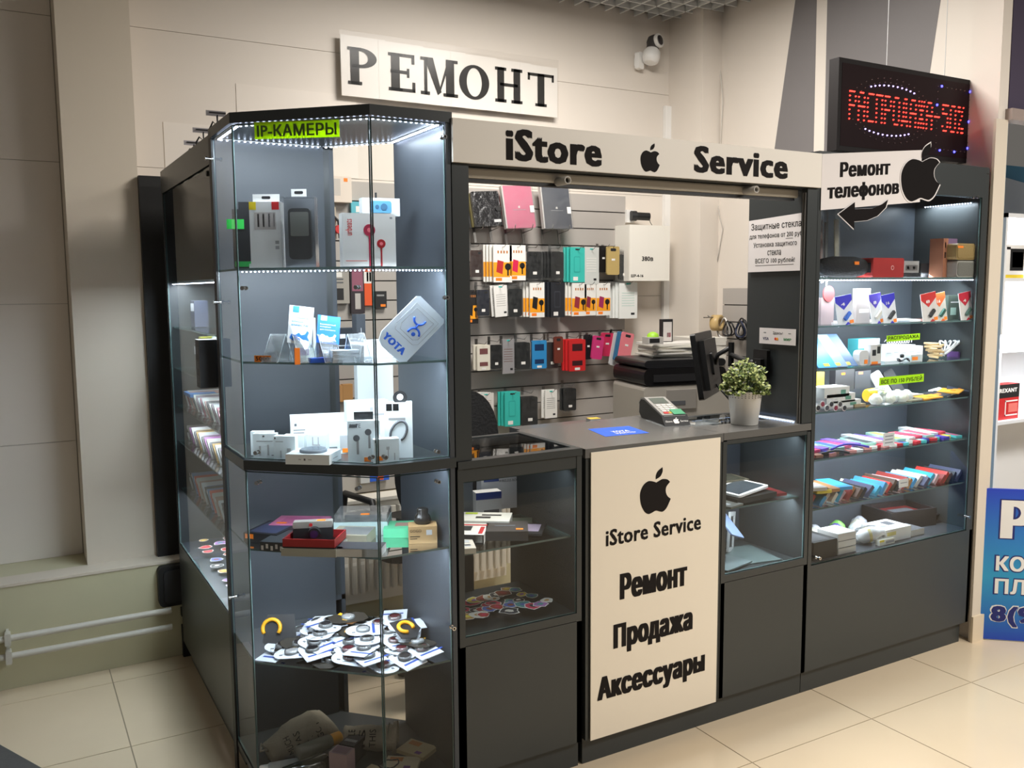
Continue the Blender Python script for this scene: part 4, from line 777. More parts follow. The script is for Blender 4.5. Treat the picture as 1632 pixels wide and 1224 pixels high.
for i in range(8): put('booklet', nth(i) + ' booklet from the bottom of the pale stack on second corner shelf', 'booklet', 549, 580, .10, Z2 + .0042 * i, -8 + 1.5 * (i % 3), (.072, .05, .004), mat((205, 216, 224), .5), [ln(0, 0, 1, .3, GREY)] + ([('t', .55, .6, .85, .95, SKY)] if i == 7 else []), 'booklets in the pale stack')
for i in range(4): put('sim_card_pack', nth(i) + ' blue card pack from the bottom beside the pale booklets', 'pack', 508, 580, .13, Z2 + .0032 * i, -10 + 3 * i, (.05, .035, .003), BLUE, group='blue card packs on second corner shelf')
for i in range(9): put('white_booklet', nth(i) + ' white booklet from the bottom of stack beneath the giant card', 'booklet', 606, 580, .20, Z2 + .0058 * i, 4 + (i % 2), (.078, .05, .0055), mat((222, 228, 230), .5), group='white booklets beneath the giant card')
ga, gb, gc = apx(641, 577, .028), apx(711, 513, .028), apx(592, 545, .028); U = apx(711, 513, .028) - apx(667, 470, .028); V = apx(667, 470, .028) - apx(596, 541, .028)
og = apx(596, 541, .028); og.z += .002; T0 = FR(og, U, V); L, H = U.length, V.length
q = [(0, .03), (.012, .008), (.03, 0), (L - .01, 0), (L, .01), (L, H - .008), (L - .003, H - .002), (L - .010, H), (.008, H), (0, H - .008)]
o = MB().prism(q, -.003, 0, mat((214, 224, 232), .4), T0).build('giant_card'); tag(o, 'giant white SIM card display leaning on its corner with blue emblem', 'display card')
lettering('YOTA', L * .10, H * .10, L * .80, H * .22, BLUE, T0, o, .07); mb = MB()
cx, cz = L * .55, H * .60
TE = T0 @ Matrix.Translation((cx, cz, 0)) @ Matrix.Rotation(R(20), 4, 'Z')
for s in (1, -1): mb.tube([(.017 * math.cos(t_), s * (.024 - .018 * math.sin(t_)), .0012) for t_ in [math.pi * k_ / 10 for k_ in range(11)]], .0030, BLUE, 6, T=TE)
mb.tube([(0, -.006, .0012), (0, .006, .0012)], .003, BLUE, 6, T=TE)
mb.lathe([(.006, 0), (.006, .001)], 14, BLUE, TE @ Matrix.Translation((0, -.024, .0004))); mb.build('emblem', o)
for k, g in enumerate((.0, .010)):
    pts = [(L * .12 + g, H * .42 + g), (L * .2 + g, H * .34 + g), (L * .8 - g, H * .34 + g), (L * .9 - g, H * .40 + g), (L * .9 - g, H * .88 - g), (L * .12 + g, H * .88 - g), (L * .12 + g, H * .42 + g)]; MB().tube([(x, z, .0008) for x, z in pts], .0006, PG, 4, T=T0).build('outline_print', o)
# ------------------------------------------------------------------ white boxes on the middle board
Z3 = 1.0505; WB = mat((226, 234, 236), .4); pr = [ln(.42, .86, .5, .93, DKG), ln(.15, .68, .85, .71, GREY), ln(.25, .12, .33, .5, PG), ln(.6, .12, .68, .55, PG)]
def wb(name, label, px, py, y, rz, dims, prints=(), st=None, **k):
    o = put(name, label, 'box', px, py, y, Z3, rz, dims, mat((226, 234, 236), .4), prints)
    if st: sticker(o, *dims, *st)
    return o
wb('cable_box', 'small white cable box at the back left of the middle board', 419, 708, .34, -30, (.064, .022, .068), pr)
wb('cable_box', 'white cable box in front of the back left one on the middle board', 424, 717, .285, -30, (.066, .022, .070), pr + [ln(.78, .1, .88, .13, DKG)])
wb('cable_box', 'white box with adapter print third from the left on the middle board', 456, 723, .225, -34, (.062, .026, .068), [ln(.05, .88, .11, .95, BLACK), ln(.1, .76, .45, .79, GREY), ln(.62, .35, .8, .5, PG), ln(.3, .1, .36, .4, PG)])
wb('cable_box', 'white box with orange price behind the third one on the middle board', 471, 712, .30, -34, (.062, .03, .056), [], (.85, .18))
wb('power_adapter_box', 'wide white power adapter box at the back of the middle board', 508, 706, .38, -14, (.165, .05, .098), [ln(.07, .70, .11, .78, DKG), ln(.05, .56, .26, .6, GREY), ln(.05, .47, .24, .51, GREY)])
wb('plug_box', 'small white box with plug outline before the wide adapter box', 507, 712, .24, -36, (.055, .035, .062), [ln(.3, .55, .36, .9, PG), ln(.6, .55, .66, .9, PG), ln(.3, .5, .72, .55, PG)])
o = wb('charger_box', 'flat white charger box with a dark round disc on its lid', 500, 733, .155, -38, (.125, .095, .028), [ln(.42, .4, .46, .6, DKG), ln(.3, .45, .36, .55, PG), ln(.52, .45, .6, .55, PG), ('r', .3, .4, .7, .5, PG)])
MB().lathe([(.038, .0285), (.038, .034), (.034, .0365)], 36, mat((130, 140, 150), .3), cap=False).lathe([(.034, .0364), (.001, .0365)], 36, mat((70, 80, 92), .25), cap=False).build('charging_disc', o)
wb('cable_box', 'narrow white box with orange price left of the black tabbed earbud box', 549, 717, .24, -20, (.04, .03, .088), [ln(.2, .1, .8, .6, PG)], (.6, .1))
o = wb('earbud_box', 'white earbud box with black hang tab at the front of the middle board', 581, 727, .085, -22, (.088, .04, .116), [ln(.06, .84, .30, .92, DKG)], (.6, .07)); tab(o, .088, .116, ma=BLACK, tw=.6)
mb = MB()
for x, z in ((-.020, .068), (.012, .084)): mb.lathe([(.009, 0), (.009, .0008)], 14, DKG, TR((x, -.0204, z), 0, R(90))); mb.box(x - .000, x + .006, -.0210, -.0204, z - .045, z, GREY)
mb.build('earbud_print', o, kind='stuff')
lettering('Air7E', -.040, .097, -.008, .108, DKG, Matrix.Translation((0, -.0206, 0)) @ XZ, o, .01)
wb('router_box', 'large white box at the back behind the earbud box', 585, 706, .30, -8, (.125, .045, .142), [ln(.55, .78, .62, .86, PG), ln(.6, .68, .95, .72, PG)])
o = wb('wristband_box', 'tall white wristband box with round black hang tab', 636, 722, .10, -22, (.078, .055, .155), [ln(.07, .87, .28, 1, BLACK), ln(.31, .87, .52, 1, BLACK), ln(.15, .70, .75, .74, GREY)])
mb = MB(); mb.lathe([(.020, -.001), (.020, .001)], 24, BLACK, TR((.006, 0, .168), 0, R(90))); mb.lathe([(.009, -.0014), (.009, .0014)], 20, WHITE, TR((.006, 0, .170), 0, R(90))); mb.build('hang_tab', o)
MB().tube([(.0 + .022 * math.cos(t_) + .008 * math.sin(t_) , -.0285, .075 + .030 * math.sin(t_)) for t_ in [math.pi * (-.30 + 1.62 * k / 18) for k in range(19)]], .0035, DKG, 6).build('band_print', o)
o = wb('earphone_box', 'small square white earphone box at the front right of the middle board', 615, 737, .045, -14, (.070, .034, .066), [ln(.06, .86, .12, .94, BLACK), ln(.5, .55, .62, .68, PG), ln(.55, .2, .59, .6, PG), ln(.8, .1, .84, .4, PG)], (.22, .2))
o = put('tall_carton', 'tall plain white carton standing upright at the back of the middle board', 'box', 598, 700, .44, Z3, 0, (.12, .03, .262), mat((236, 242, 244), .5))
# ------------------------------------------------------------------ lower glass shelf
Z4 = .7935
put('folder_box', 'flat black box with orange price at the left of lower corner shelf', 'box', 436, 868, .37, Z4, -46, (.11, .14, .028), BLK2, [('t', .1, .1, .9, .9, mat((56, 62, 92), .35)), ln(.05, .4, .3, .9, ORANGE)])
put('patterned_box', 'flat dark box with black and white floral side on the lower corner shelf', 'box', 455, 880, .265, Z4, -42, (.09, .13, .026), mat((58, 62, 66), .4), [('t', .55, .3, .60, .9, PG), ('t', .66, .3, .71, .9, PG)] + [ln(.05 + .16 * k, .1 + .2 * (k % 2), .13 + .16 * k, .6 + .2 * (k % 2), LG) for k in range(6)])
o = put('gift_box', 'pink box with orange price at the back of lower corner shelf', 'box', 480, 850, .40, Z4, -35, (.16, .11, .03), mat((196, 110, 150), .4), [('t', .15, .2, .85, .8, mat((176, 86, 132), .4))]); sticker(o, .16, .11, .03, .2, .2, .03, .014, face='t')
t = thing('camera_case', 'open red lined case on a grey box at the lower corner shelf front', 'case', fx(503, 888, .165, Z4), R(-36))
MB().box(-.078, .078, -.058, .058, 0, .022, mat((150, 150, 138), .5)).build('lid', t); mb = MB(); RC = mat((150, 34, 36), .45); mb.box(-.074, .074, -.054, .054, .023, .026, BLACK)
for a in ((-.074, .074, -.054, -.050), (-.074, .074, .050, .054), (-.074, -.070, -.050, .050), (.070, .074, -.050, .050)): mb.box(*a, .026, .048, RC)
mb.build('tray', t)
t = thing('compact_camera', 'silver and black compact camera standing in the red lined case', 'camera', fx(500, 868, .19, Z4 + .027), R(-22))
MB().bev(-.055, .055, -.014, .014, 0, .036, .006, BLK2, 'y').build('body', t); MB().bev(-.055, .055, -.014, .014, .036, .054, .004, mat((190, 188, 182), .35, .6), 'y').build('top_plate', t); MB().cyl((.005, -.014, .024), (.005, -.036, .024), .017, BLACK, 20).cyl((.005, -.036, .024), (.005, -.038, .024), .011, mat((60, 40, 80), .1), 16).build('lens', t)
MB().lathe([(.005, 0), (.005, .001)], 12, RED, TR((-.005, -.0145, .045), 0, R(90))).build('red_dot', t); MB().box(.012, .035, -.008, .004, .0545, .0555, ORANGE).build('price_sticker', t)
put('booklet_box', 'beige flat box stack behind the grey book on lower corner shelf', 'box', 563, 880, .20, Z4, -36, (.11, .10, .032), mat((160, 156, 136), .5), [('t', .2, .1, 1, .9, mat((120, 122, 122), .4))])
put('hardback_box', 'dark topped white sided book box at the front of lower corner shelf', 'box', 575, 893, .075, Z4, -34, (.13, .07, .022), mat((190, 190, 186), .5), [('t', 0, 0, 1, 1, mat((66, 68, 72), .45)), ('t', .03, .05, .16, .3, PAPER)])
t = thing('turntable_box', 'pale box with clear lid over a large black disc on lower corner shelf', 'box', fx(580, 862, .30, Z4), R(-28)); MB().box(-.08, .08, -.06, .06, 0, .04, mat((176, 196, 196), .4)).build('box_body', t)
MB().lathe([(.056, .0405), (.056, .046), (.02, .047)], 30, BLK2).build('black_disc', t); MB().box(-.078, .078, -.058, .058, .041, .062, ACRYL).build('clear_lid', t); MB().box(-.0, .026, -.058, -.045, .0625, .0635, ORANGE).build('price_sticker', t)
put('green_box', 'mint green box with round picture behind the kraft box', 'box', 642, 866, .20, Z4, -28, (.105, .09, .028), mat((90, 200, 150), .45), [('t', .3, .3, .7, .75, mat((170, 130, 120), .5))])
o = put('kraft_box', 'small brown kraft box at the right of lower corner shelf', 'box', 674, 877, .10, Z4, -22, (.082, .06, .05), mat((172, 140, 96), .7), [ln(.62, .5, .82, .8, LG), ln(.05, .4, .4, .45, INK), ln(.05, .28, .3, .32, INK)]); lettering('GOGO', -.037, .034, -.004, .042, INK, Matrix.Translation((0, -.0306, 0)) @ XZ, o, .01)
o = MB().lathe([(.022, 0), (.026, .006), (.022, .022), (.016, .028), (.017, .04), (.015, .044)], 22, mat((40, 38, 36), .25)).build('lens_hood', loc=fx(674, 848, .11, Z4 + .0505)); tag(o, 'black lens shaped gadget standing on the small kraft box', 'lens')
# ------------------------------------------------------------------ heap of blister cards with ring holders
Z5 = .4575; pal = [(120, 50, 60), (140, 110, 170), (80, 78, 80), (95, 30, 40), (130, 128, 130), (60, 62, 90), (40, 38, 40), (215, 215, 215), (180, 60, 90), (90, 90, 200)]
def blister(i, x, y, z, rz, tl, c1, c2, dark=False):
    L, W = .118, .074; pts = [(-W / 2, -L / 2), (W / 2, -L / 2), (W / 2, L * .16)] + [(W / 2 * math.cos(R(a)), L * .16 + W / 2 * math.sin(R(a)) * .9) for a in range(15, 180, 15)] + [(-W / 2, L * .16)]
    if dark: pts = [(-W / 2, -L * .3), (-W * .3, -L / 2), (W * .3, -L / 2), (W / 2, -L * .3), (W / 2, L * .3), (W * .3, L / 2), (-W * .3, L / 2), (-W / 2, L * .3)]
    nm = 'ring_holder_card'
    lb = ('black-yellow' if dark else 'white') + ' ring card, ' + c1[1].replace(' ', '-') + ' disc, ' + WHERE[i] + ' of heap'
    t = thing(nm, lb, 'blister card', (x, y, z), 0, None, (R(tl[0]), R(tl[1]), R(rz)))
    mb = MB().prism(pts, 0, .0016, mat((48, 44, 38), .5) if dark else mat((206, 212, 220), .4)); mb.build('card', t)
    mb = MB()
    if dark: mb.prism([(-W * .45, -L * .1), (0, -L * .28), (W * .45, -L * .1), (W * .3, .0), (0, -L * .14), (-W * .3, 0)], .0016, .0020, mat((235, 175, 30), .5))
    else: mb.box(-W / 2, W / 2, -L / 2, -L * .43, .0016, .0019, mat((40, 70, 150), .5)); mb.box(-W * .4, -W * .3, .0, .01, .0016, .0019, DKG); mb.box(W * .3, W * .38, -.02, -.01, .0016, .0019, DKG)
    mb.build('print', t)
    for k, (yy, c_) in enumerate(((-L * .20, c1), (L * .20, c2))):
        MB().lathe([(.0185, .0017), (.0195, .004), (.0185, .0085), (.014, .0095)], 18, mat(c_[0], .3, .3)).build('disc', t)
        t.children[-1].location = ((-.006, .012)[k], yy, 0)
        if k: MB().lathe([(.022, .0017), (.021, .010), (.016, .0125)], 18, ACRYL, cap=False).build('blister', t); t.children[-1].location = (.012, yy, 0)
names = {0: 'maroon', 1: 'lilac', 2: 'grey', 3: 'dark red', 4: 'silver', 5: 'slate', 6: 'black', 7: 'white', 8: 'pink', 9: 'blue'}
random.seed(5); WHERE = {}; ROWS = ((.040, 9, 'front row'), (.085, 9, 'second row'), (.135, 9, 'third row'), (.195, 9, 'fourth row'), (.26, 6, 'back row')); N = 0
for ri, (dd, cnt, rn) in enumerate(ROWS):
    A, B, D = Vector((-.062 + dd * .70, .30 + dd * .5)), Vector((.20 + dd * .35, .012 + dd)), Vector((.405 - .035, .012 + dd)); l1, l2 = (B - A).length, (D - B).length
    for k in range(cnt):
        s_ = (k + .5) / cnt * (l1 + l2); pt = A + (B - A) * (s_ / l1) if s_ < l1 else B + (D - B) * ((s_ - l1) / l2)
        pt = pt + Vector((random.uniform(-.008, .008), random.uniform(-.004, .008))); c_ = random.choice([0, 2, 3, 4, 6, 7, 1, 2, 4, 5, 8, 9]); c2_ = random.choice([2, 4, 6, 7, 0, 2, 6])
        WHERE[N] = nth(k) + ' from left in ' + rn; dk = (k * 5 + ri * 3) % 7 == 1
        blister(N, pt.x, pt.y, Z5 + .004 + .011 * (k % 3) + .006 * ri, random.choice([-60, -30, 25, 60, 80, 200, 10, 150]) + random.uniform(-12, 12), (random.uniform(-6, 6), random.uniform(-6, 6)), (pal[c_], names[c_]), (pal[c2_], names[c2_]), dk); N += 1
t = thing('ring_pack', 'large black and yellow ring holder pack propped at the back left of the heap', 'pack', fx(446, 996, .36, Z5 + .045), 0, None, (R(62), 0, R(-25)))
MB().prism([(-.05, -.03), (-.03, -.05), (.04, -.05), (.05, -.02), (.04, .05), (-.04, .05)], 0, .002, BLK2).build('card', t); MB().tube([(-.025 + .026 * math.cos(t_), .01 + .026 * math.sin(t_), .006) for t_ in [math.pi * k / 10 for k in range(-2, 13)]], .006, mat((235, 170, 30), .4), 6).build('ring', t)
t = thing('ring_pack', 'black and yellow ring pack propped on the right of the heap', 'pack', fx(646, 1005, .14, Z5 + .065), 0, None, (R(25), 0, R(20)))
MB().prism([(-.04, -.03), (0, -.045), (.045, -.02), (.045, .03), (-.03, .04)], 0, .002, BLK2).build('card', t); MB().tube([(.024 * math.cos(t_), .020 * math.sin(t_), .006) for t_ in [math.pi * k / 10 for k in range(-2, 15)]], .006, mat((240, 165, 25), .4), 6).build('ring', t)
# ------------------------------------------------------------------ bottom of the corner showcase
Z6 = .1085; LIN = mat((150, 140, 122), .85, noise=.08, scale=60, bump=.3)
def fabric_bag(label, px, py, y, rz, L, r, txt, open_=False, up=.0):
    t = thing('fabric_bag', label, 'bag', fx(px, py, y, Z6 + r * .7), 0, None, (0, R(-up), R(rz)))
    n, m_ = 20, 12; vs = []; random.seed(len(label))
    for j in range(m_ + 1):
        u = j / m_; rr = r * (1 if open_ else (.55 + .45 * math.sin(min(1, u * 1.6 + .15) * math.pi / 2))); fl_ = .70 + (.3 * u if not open_ else 0)
        if not open_ and u > .8: rr *= 1 + .25 * (u - .8) * 5
        for i in range(n):
            a = 2 * math.pi * i / n; k = 1 + .05 * math.sin(3 * a + j) + random.uniform(-.03, .03)
            vs.append(((u - .5) * L, rr * k * math.cos(a), rr * k * fl_ * (math.sin(a)) * (1 if u < .75 or open_ else max(.25, 1 - (u - .75) * 3))))
    fs = [(j * n + i, j * n + (i + 1) % n, (j + 1) * n + (i + 1) % n, (j + 1) * n + i) for j in range(m_) for i in range(n)]
    mb = MB().add(vs, fs + [list(range(n))[::-1]] + ([] if open_ else [list(range(m_ * n, (m_ + 1) * n))]), LIN, None, True); mb.build('cloth', t)
    T = Matrix.Translation((0, -r * .78, r * .35)) @ Matrix.Rotation(R(-38), 4, 'X') @ XZ
    for i, s in enumerate(txt): lettering(s, -.075 + .038 * i, -.03, -.05 + .038 * i, .03, INK, T @ Matrix.Rotation(0, 4, 'Z'), t, 0, thick=.004) if len(s) < 2 else lettering(s, -.026, -.010, .026, .010, INK, T @ Matrix.Translation((-.05 + .032 * i, 0, 0)) @ Matrix.Rotation(R(90), 4, 'Z'), t, 0, thick=.006)
    if open_: MB().lathe([(r * 1.02, -.006), (r * 1.02, .006)], 20, LIN, TR((L / 2, 0, 0), 0, 0, R(90)), cap=False).lathe([(r * .93, 0), (.001, .0)], 20, mat((50, 46, 40), .9), TR((L / 2 - .02, 0, 0), 0, 0, R(90)), cap=False).build('rim', t)
    else: MB().tube([(-L * .5, 0, .01), (-L * .55, .02, .03), (-L * .6, 0, .02), (-L * .56, -.02, .03), (-L * .5, 0, .01)], .004, LIN, 6).build('drawstring', t)
fabric_bag('crumpled linen drawstring bag with black writing at the bottom of corner showcase', 478, 1200, .36, 6, .20, .066, ('MUCH', 'HAS', 'THIS', 'GOT'), False, 12)
fabric_bag('pale linen tube bag lying open towards the right at the showcase bottom', 590, 1200, .27, -28, .16, .048, ('LITTLE', 'IS', 'THIS'), True)
def bottle(label, px, y, rz, L, r, body, cap_, z=Z6, cl=.03, nm='bottle'):
    t = thing(nm, label, 'bottle', fx(px, 1210, y, z + r + .001), 0, None, (0, R(90), R(rz)))
    MB().lathe([(.001, -L / 2), (r * .9, -L / 2), (r, -L / 2 + .006), (r, L * .32), (r * .8, L * .38)], 22, body).build('body', t)
    MB().lathe([(r * .82, L * .38), (r * .85, L * .38 + cl), (r * .7, L * .38 + cl + .004)], 22, cap_).build('cap', t); return t
OIL = mat((46, 48, 34), .12, coat=1)
bottle('dark glossy bottle with white cap lying across the bottom front', 480, .20, 190, .16, .028, OIL, WHITE); bottle('white capped plastic bottle beside the dark bottle at the bottom', 448, .26, 170, .10, .02, mat((200, 200, 196), .4), WHITE, cl=.02)
bottle('orange topped clear bottle lying behind the dark bottle', 505, .27, 12, .13, .022, mat((120, 118, 104), .2), mat((215, 150, 40), .4), z=Z6 + .03)
put('toy_box', 'pale pink box with blue corner at the bottom of corner showcase', 'box', 545, 1205, .17, Z6, -50, (.06, .045, .075), mat((176, 150, 156), .6), [('t', .1, .1, .9, .9, mat((150, 120, 130), .6))])
put('parts_box', 'black box with small white text behind the pale pink box', 'box', 562, 1200, .24, Z6, -50, (.05, .07, .06), BLK2, [('t', .1, .3, .9, .5, GREY)])
for i, (px, y, rz, c_, d_) in enumerate(((590, .10, 30, (196, 176, 140), 'yellowish flat pouch in front of the linen tube bag'), (640, .11, -35, (205, 190, 160), 'cream pouch with purple spot at the right bottom'), (665, .16, -60, (190, 170, 130), 'tan pouch at the right bottom behind the cream pouch'))):
    put('flat_pouch', d_, 'pouch', px, 1205, y, Z6 + .002 + .004 * i, rz, (.10, .075, .012), mat(c_, .6), [('t', .1, .6, .5, .9, mat((190, 120, 60), .6)), ('t', .6, .1, .8, .3, mat((120, 70, 130), .6))])
t = thing('earphones', 'coiled dark earphones lying on the cream pouch', 'earphones', fx(620, 1205, .10, Z6 + .032)); MB().tube([(.03 * math.cos(a) * (1 + .1 * math.sin(3 * a)), .022 * math.sin(a), .002 * math.sin(5 * a)) for a in [k * .35 for k in range(34)]], .0022, BLACK, 5).build('cord', t)
# ------------------------------------------------------------------ counter top
ZC = 1.0312
t = thing('card_terminal', 'grey and black payment terminal with keypad lying on the counter', 'terminal', (1.45, .343, ZC), R(-15))
# local: +y points to the back of the device (towards the seller), the clear cover end faces the customer
Tm = Matrix.Rotation(R(180), 4, 'Z'); t.rotation_euler = (0, 0, R(-15))
def side(pr, x0, x1, ma, par, nm, T=None):   # prism from a y-z outline
    M = Matrix(((0, 0, 1, 0), (1, 0, 0, 0), (0, 1, 0, 0), (0, 0, 0, 1))); return MB().prism(pr, x0, x1, ma, (T or Matrix()) @ M).build(nm, par)
side([(-.115, .004), (.09, .0), (.112, .018), (.108, .052), (.088, .070), (.06, .072), (-.115, .026)], -.040, .040, BLACK, t, 'body'); side([(-.117, .026), (.06, .072), (.09, .070), (.111, .052), (.108, .060), (.09, .077), (.06, .080), (-.119, .033)], -.042, .042, mat((150, 148, 144), .35), t, 'top_shell')
mb = MB(); KT = FR((0, -.117, .0335), (1, 0, 0), (0, .179, .047))
for r_ in range(5):
    for c_ in range(3): mb.box(-.030 + c_ * .021, -.012 + c_ * .021, .020 + r_ * .018, .033 + r_ * .018, 0, .002, mat((200, 196, 190), .5) if r_ else (RED, mat((200, 170, 60), .5), mat((70, 160, 90), .5))[c_], KT)
mb.build('keys', t, kind='stuff'); MB().box(-.030, .030, .118, .172, 0, .0015, mat((80, 90, 84), .2), KT).build('screen', t); MB().box(.0, .045, .004, .05, .0025, .0045, mat((70, 150, 110), .4), KT).build('green_sticker', t)
CT = FR((-.05, -.145, .002), (1, 0, 0), (0, .03, .034)); MB().box(0, .10, 0, .046, -.001, 0, BLK2, CT).build('card_plate', t); mb = MB(); emblem(mb, .05, .008, .026, PAPER, CT); mb.build('emblem', t); lettering('iStore', .008, .014, .034, .022, PAPER, CT, t, .01); lettering('Service', .066, .014, .095, .022, PAPER, CT, t, .01)
MB().box(-.055, .055, -.150, .02, .0, .0012, ACRYL).build('acrylic_holder', t)
P = [at(px, py, 'z', ZC) for px, py in ((937, 684), (1002, 679), (1035, 690), (965, 696))]; mb = MB(); mb.quad(*[(p.x, p.y, ZC + .0004) for p in P], mat((30, 95, 225), .45)); mb.box(P[3].x, P[3].x + .001, P[3].y, P[3].y + .001, ZC, ZC + .0003, BLUE); o = mb.build('counter_sticker'); tag(o, 'bright blue sticker with white writing lying flat on the counter top', 'sticker')
U = (P[2] - P[3]); V = (P[0] - P[3]); U.z = V.z = 0; T0 = FR((P[3].x, P[3].y, ZC + .0005), U, V); lettering('YOTA', U.length * .32, V.length * .36, U.length * .72, V.length * .52, PAPER, T0, o, .04, thick=.0003); lettering('ЗДЕСЬ', U.length * .32, V.length * .16, U.length * .78, V.length * .30, PAPER, T0, o, .03, thick=.0003)
# potted plant
pp = thing('potted_plant', 'bushy green plant in a white tapered metal pot on the counter', 'plant', (1.648, .115, ZC))
PW = mat((226, 224, 218), .4); MB().lathe([(.046, 0), (.048, .002), (.060, .118), (.063, .120), (.060, .122), (.057, .118), (.055, .102)], 32, PW, cap=False).lathe([(.001, .001), (.048, .001)], 32, PW, cap=False).build('pot', pp); mb = MB()
for i in range(30):
    a = 2 * math.pi * i / 30
    for z, r_ in ((.114, .0600), (.107, .0593), (.100, .0586)): mb.lathe([(.0018, 0), (.0018, .0008)], 6, DKG, Matrix.Rotation(a + (.1 if z == .117 else 0), 4, 'Z') @ Matrix.Translation((r_, 0, z)) @ Matrix.Rotation(R(90), 4, 'Y'))
mb.build('pierced_pattern', pp, kind='stuff'); MB().lathe([(.055, .104), (.001, .108)], 20, mat((60, 50, 35), .9), cap=False).build('soil', pp)
random.seed(11); LM = [mat(c, .5) for c in ((96, 116, 52), (132, 146, 74), (66, 88, 42), (172, 180, 112))]; st = MB(); lf = MB()
for i in range(110):
    th = random.uniform(0, 2 * math.pi); ph = math.acos(random.uniform(.02, 1)); L_ = random.uniform(.75, 1.08)
    d = Vector((math.sin(ph) * math.cos(th), math.sin(ph) * math.sin(th), math.cos(ph) * .95)); e = Vector((0, 0, .105)) + Vector((d.x * .092, d.y * .092, d.z * .125)) * L_; b0 = Vector((d.x * .03, d.y * .03, .11))
    st.tube([b0, (b0 + e) / 2 + Vector((0, 0, .012)), e], .0011, LM[2], 4)
    for k in range(16):
        q = e * (1 - .28 * (k // 5) / 3) + b0 * (.28 * (k // 5) / 3); a = random.uniform(0, 6.28); u = random.uniform(-.3, 1); n = Vector((math.cos(a), math.sin(a), u)).normalized(); s_ = n.orthogonal().normalized(); l = random.uniform(.010, .018); wd = l * .32
        lf.add([q, q + n * l * .5 + s_ * wd, q + n * l, q + n * l * .5 - s_ * wd], [(0, 1, 2, 3)], LM[(i + k) % 4 if k % 5 else 3])
st.build('stems', pp, kind='stuff'); lf.build('foliage', pp, kind='stuff')
t = thing('acrylic_tray', 'clear acrylic tray pieces lying on the counter beside the plant pot', 'tray', (1.50, .19, ZC)); MB().box(-.03, .09, -.02, .03, 0, .003, ACRYL).build('plate', t); MB().box(.0, .11, .015, .02, .003, .012, ACRYL).build('rib', t); MB().box(.05, .055, -.04, .04, .003, .012, ACRYL).build('rib', t)
# ------------------------------------------------------------------ behind the counter
WT = tag(MB().box(2.0, 2.75, .95, 1.62, .775, .80, mat((170, 165, 158), .5)).box(2.02, 2.05, .97, 1.6, 0, .774, LG).box(2.70, 2.73, .97, 1.6, 0, .774, LG).build('work_table'), 'pale work table against the corner behind the counter', 'table')
t = thing('laser_printer', 'grey beige office printer on the table under the black printer', 'printer', (2.30, 1.27, .801), R(-12)); GB_ = mat((176, 170, 160), .5)
MB().bev(-.26, .22, -.17, .19, 0, .245, .02, GB_, 'y').build('body', t); MB().box(-.14, .02, -.178, -.170, .13, .225, mat((150, 145, 138), .5)).build('control_panel', t); MB().box(-.12, -.04, -.1795, -.178, .15, .17, DKG).build('display', t); MB().box(-.15, .05, -.176, -.170, .03, .09, BLACK).build('paper_slot', t); MB().box(.06, .10, -.176, -.170, .20, .225, BLUE).build('button', t)
t = thing('inkjet_printer', 'flat black printer stacked on the grey printer', 'printer', (2.29, 1.28, 1.047), R(-12)); MB().bev(-.25, .20, -.18, .18, 0, .085, .03, mat((20, 19, 20), .35), 'y').build('body', t); MB().bev(-.245, .20, -.175, .175, .087, .125, .02, mat((34, 34, 36), .3), 'y').build('scanner_lid', t); MB().box(-.2, .14, -.185, -.181, .02, .055, BLK2).build('front_flap', t)
random.seed(2)
for i in range(9):
    tag(MB().box(-.15, .15, -.1, .1, 0, .0075, mat((226 - 4 * (i % 3), 222 - 4 * (i % 3), 208), .7)).build('paper_sheaf', loc=(2.32 + .01 * random.uniform(-1, 1), 1.32 + .01 * random.uniform(-1, 1), 1.174 + .0078 * i), rz=R(-12 + random.uniform(-6, 6))), ORD[i] + ' sheaf from the bottom of the paper stack on the black printer', 'paper', 'paper sheaves on the black printer')
for i in range(6):
    tag(MB().box(-.09, .09, -.13, .13, 0, .02, mat((228, 224, 214), .7)).build('document_box', loc=(2.645, 1.49, 1.13 + .0205 * i), rz=R(-10 + 3 * (i % 2))), ORD[i] + ' document bundle from the bottom right of the black printer', 'documents', 'document bundles by the wall')
tag(MB().box(2.56, 2.73, 1.37, 1.60, .801, 1.129, GB_).build('document_cabinet'), 'grey cabinet carrying the document bundles beside the printers', 'cabinet')
o = put('phone_display', 'black framed phone box front with pink heart standing on the papers', 'box', 1061, 568, 1.35, 1.246, -10, (.062, .03, .115), BLK2, [ln(.1, .02, .9, .88, mat((206, 200, 196), .5)), ln(.45, .2, .8, .4, mat((190, 50, 90), .5))])
o = put('card_device', 'small grey card device with green top on the papers', 'device', 1040, 585, 1.22, 1.247, -10, (.085, .06, .035), mat((190, 186, 180), .5), [ln(.1, .2, .75, .8, BLK2)]); MB().lathe([(.030, .035), (.026, .05), (.012, .058), (.001, .06)], 16, mat((150, 200, 50), .5), cap=False).build('green_knob', o)
# monitor on an arm fixed to the dark side panel
mn = thing('monitor', 'black monitor seen from behind on a swivel arm above the counter', 'monitor', at(1126, 580, 'y', .74), 0, None, (R(-9), 0, R(37))); mn.scale = (.86, .95, .98)
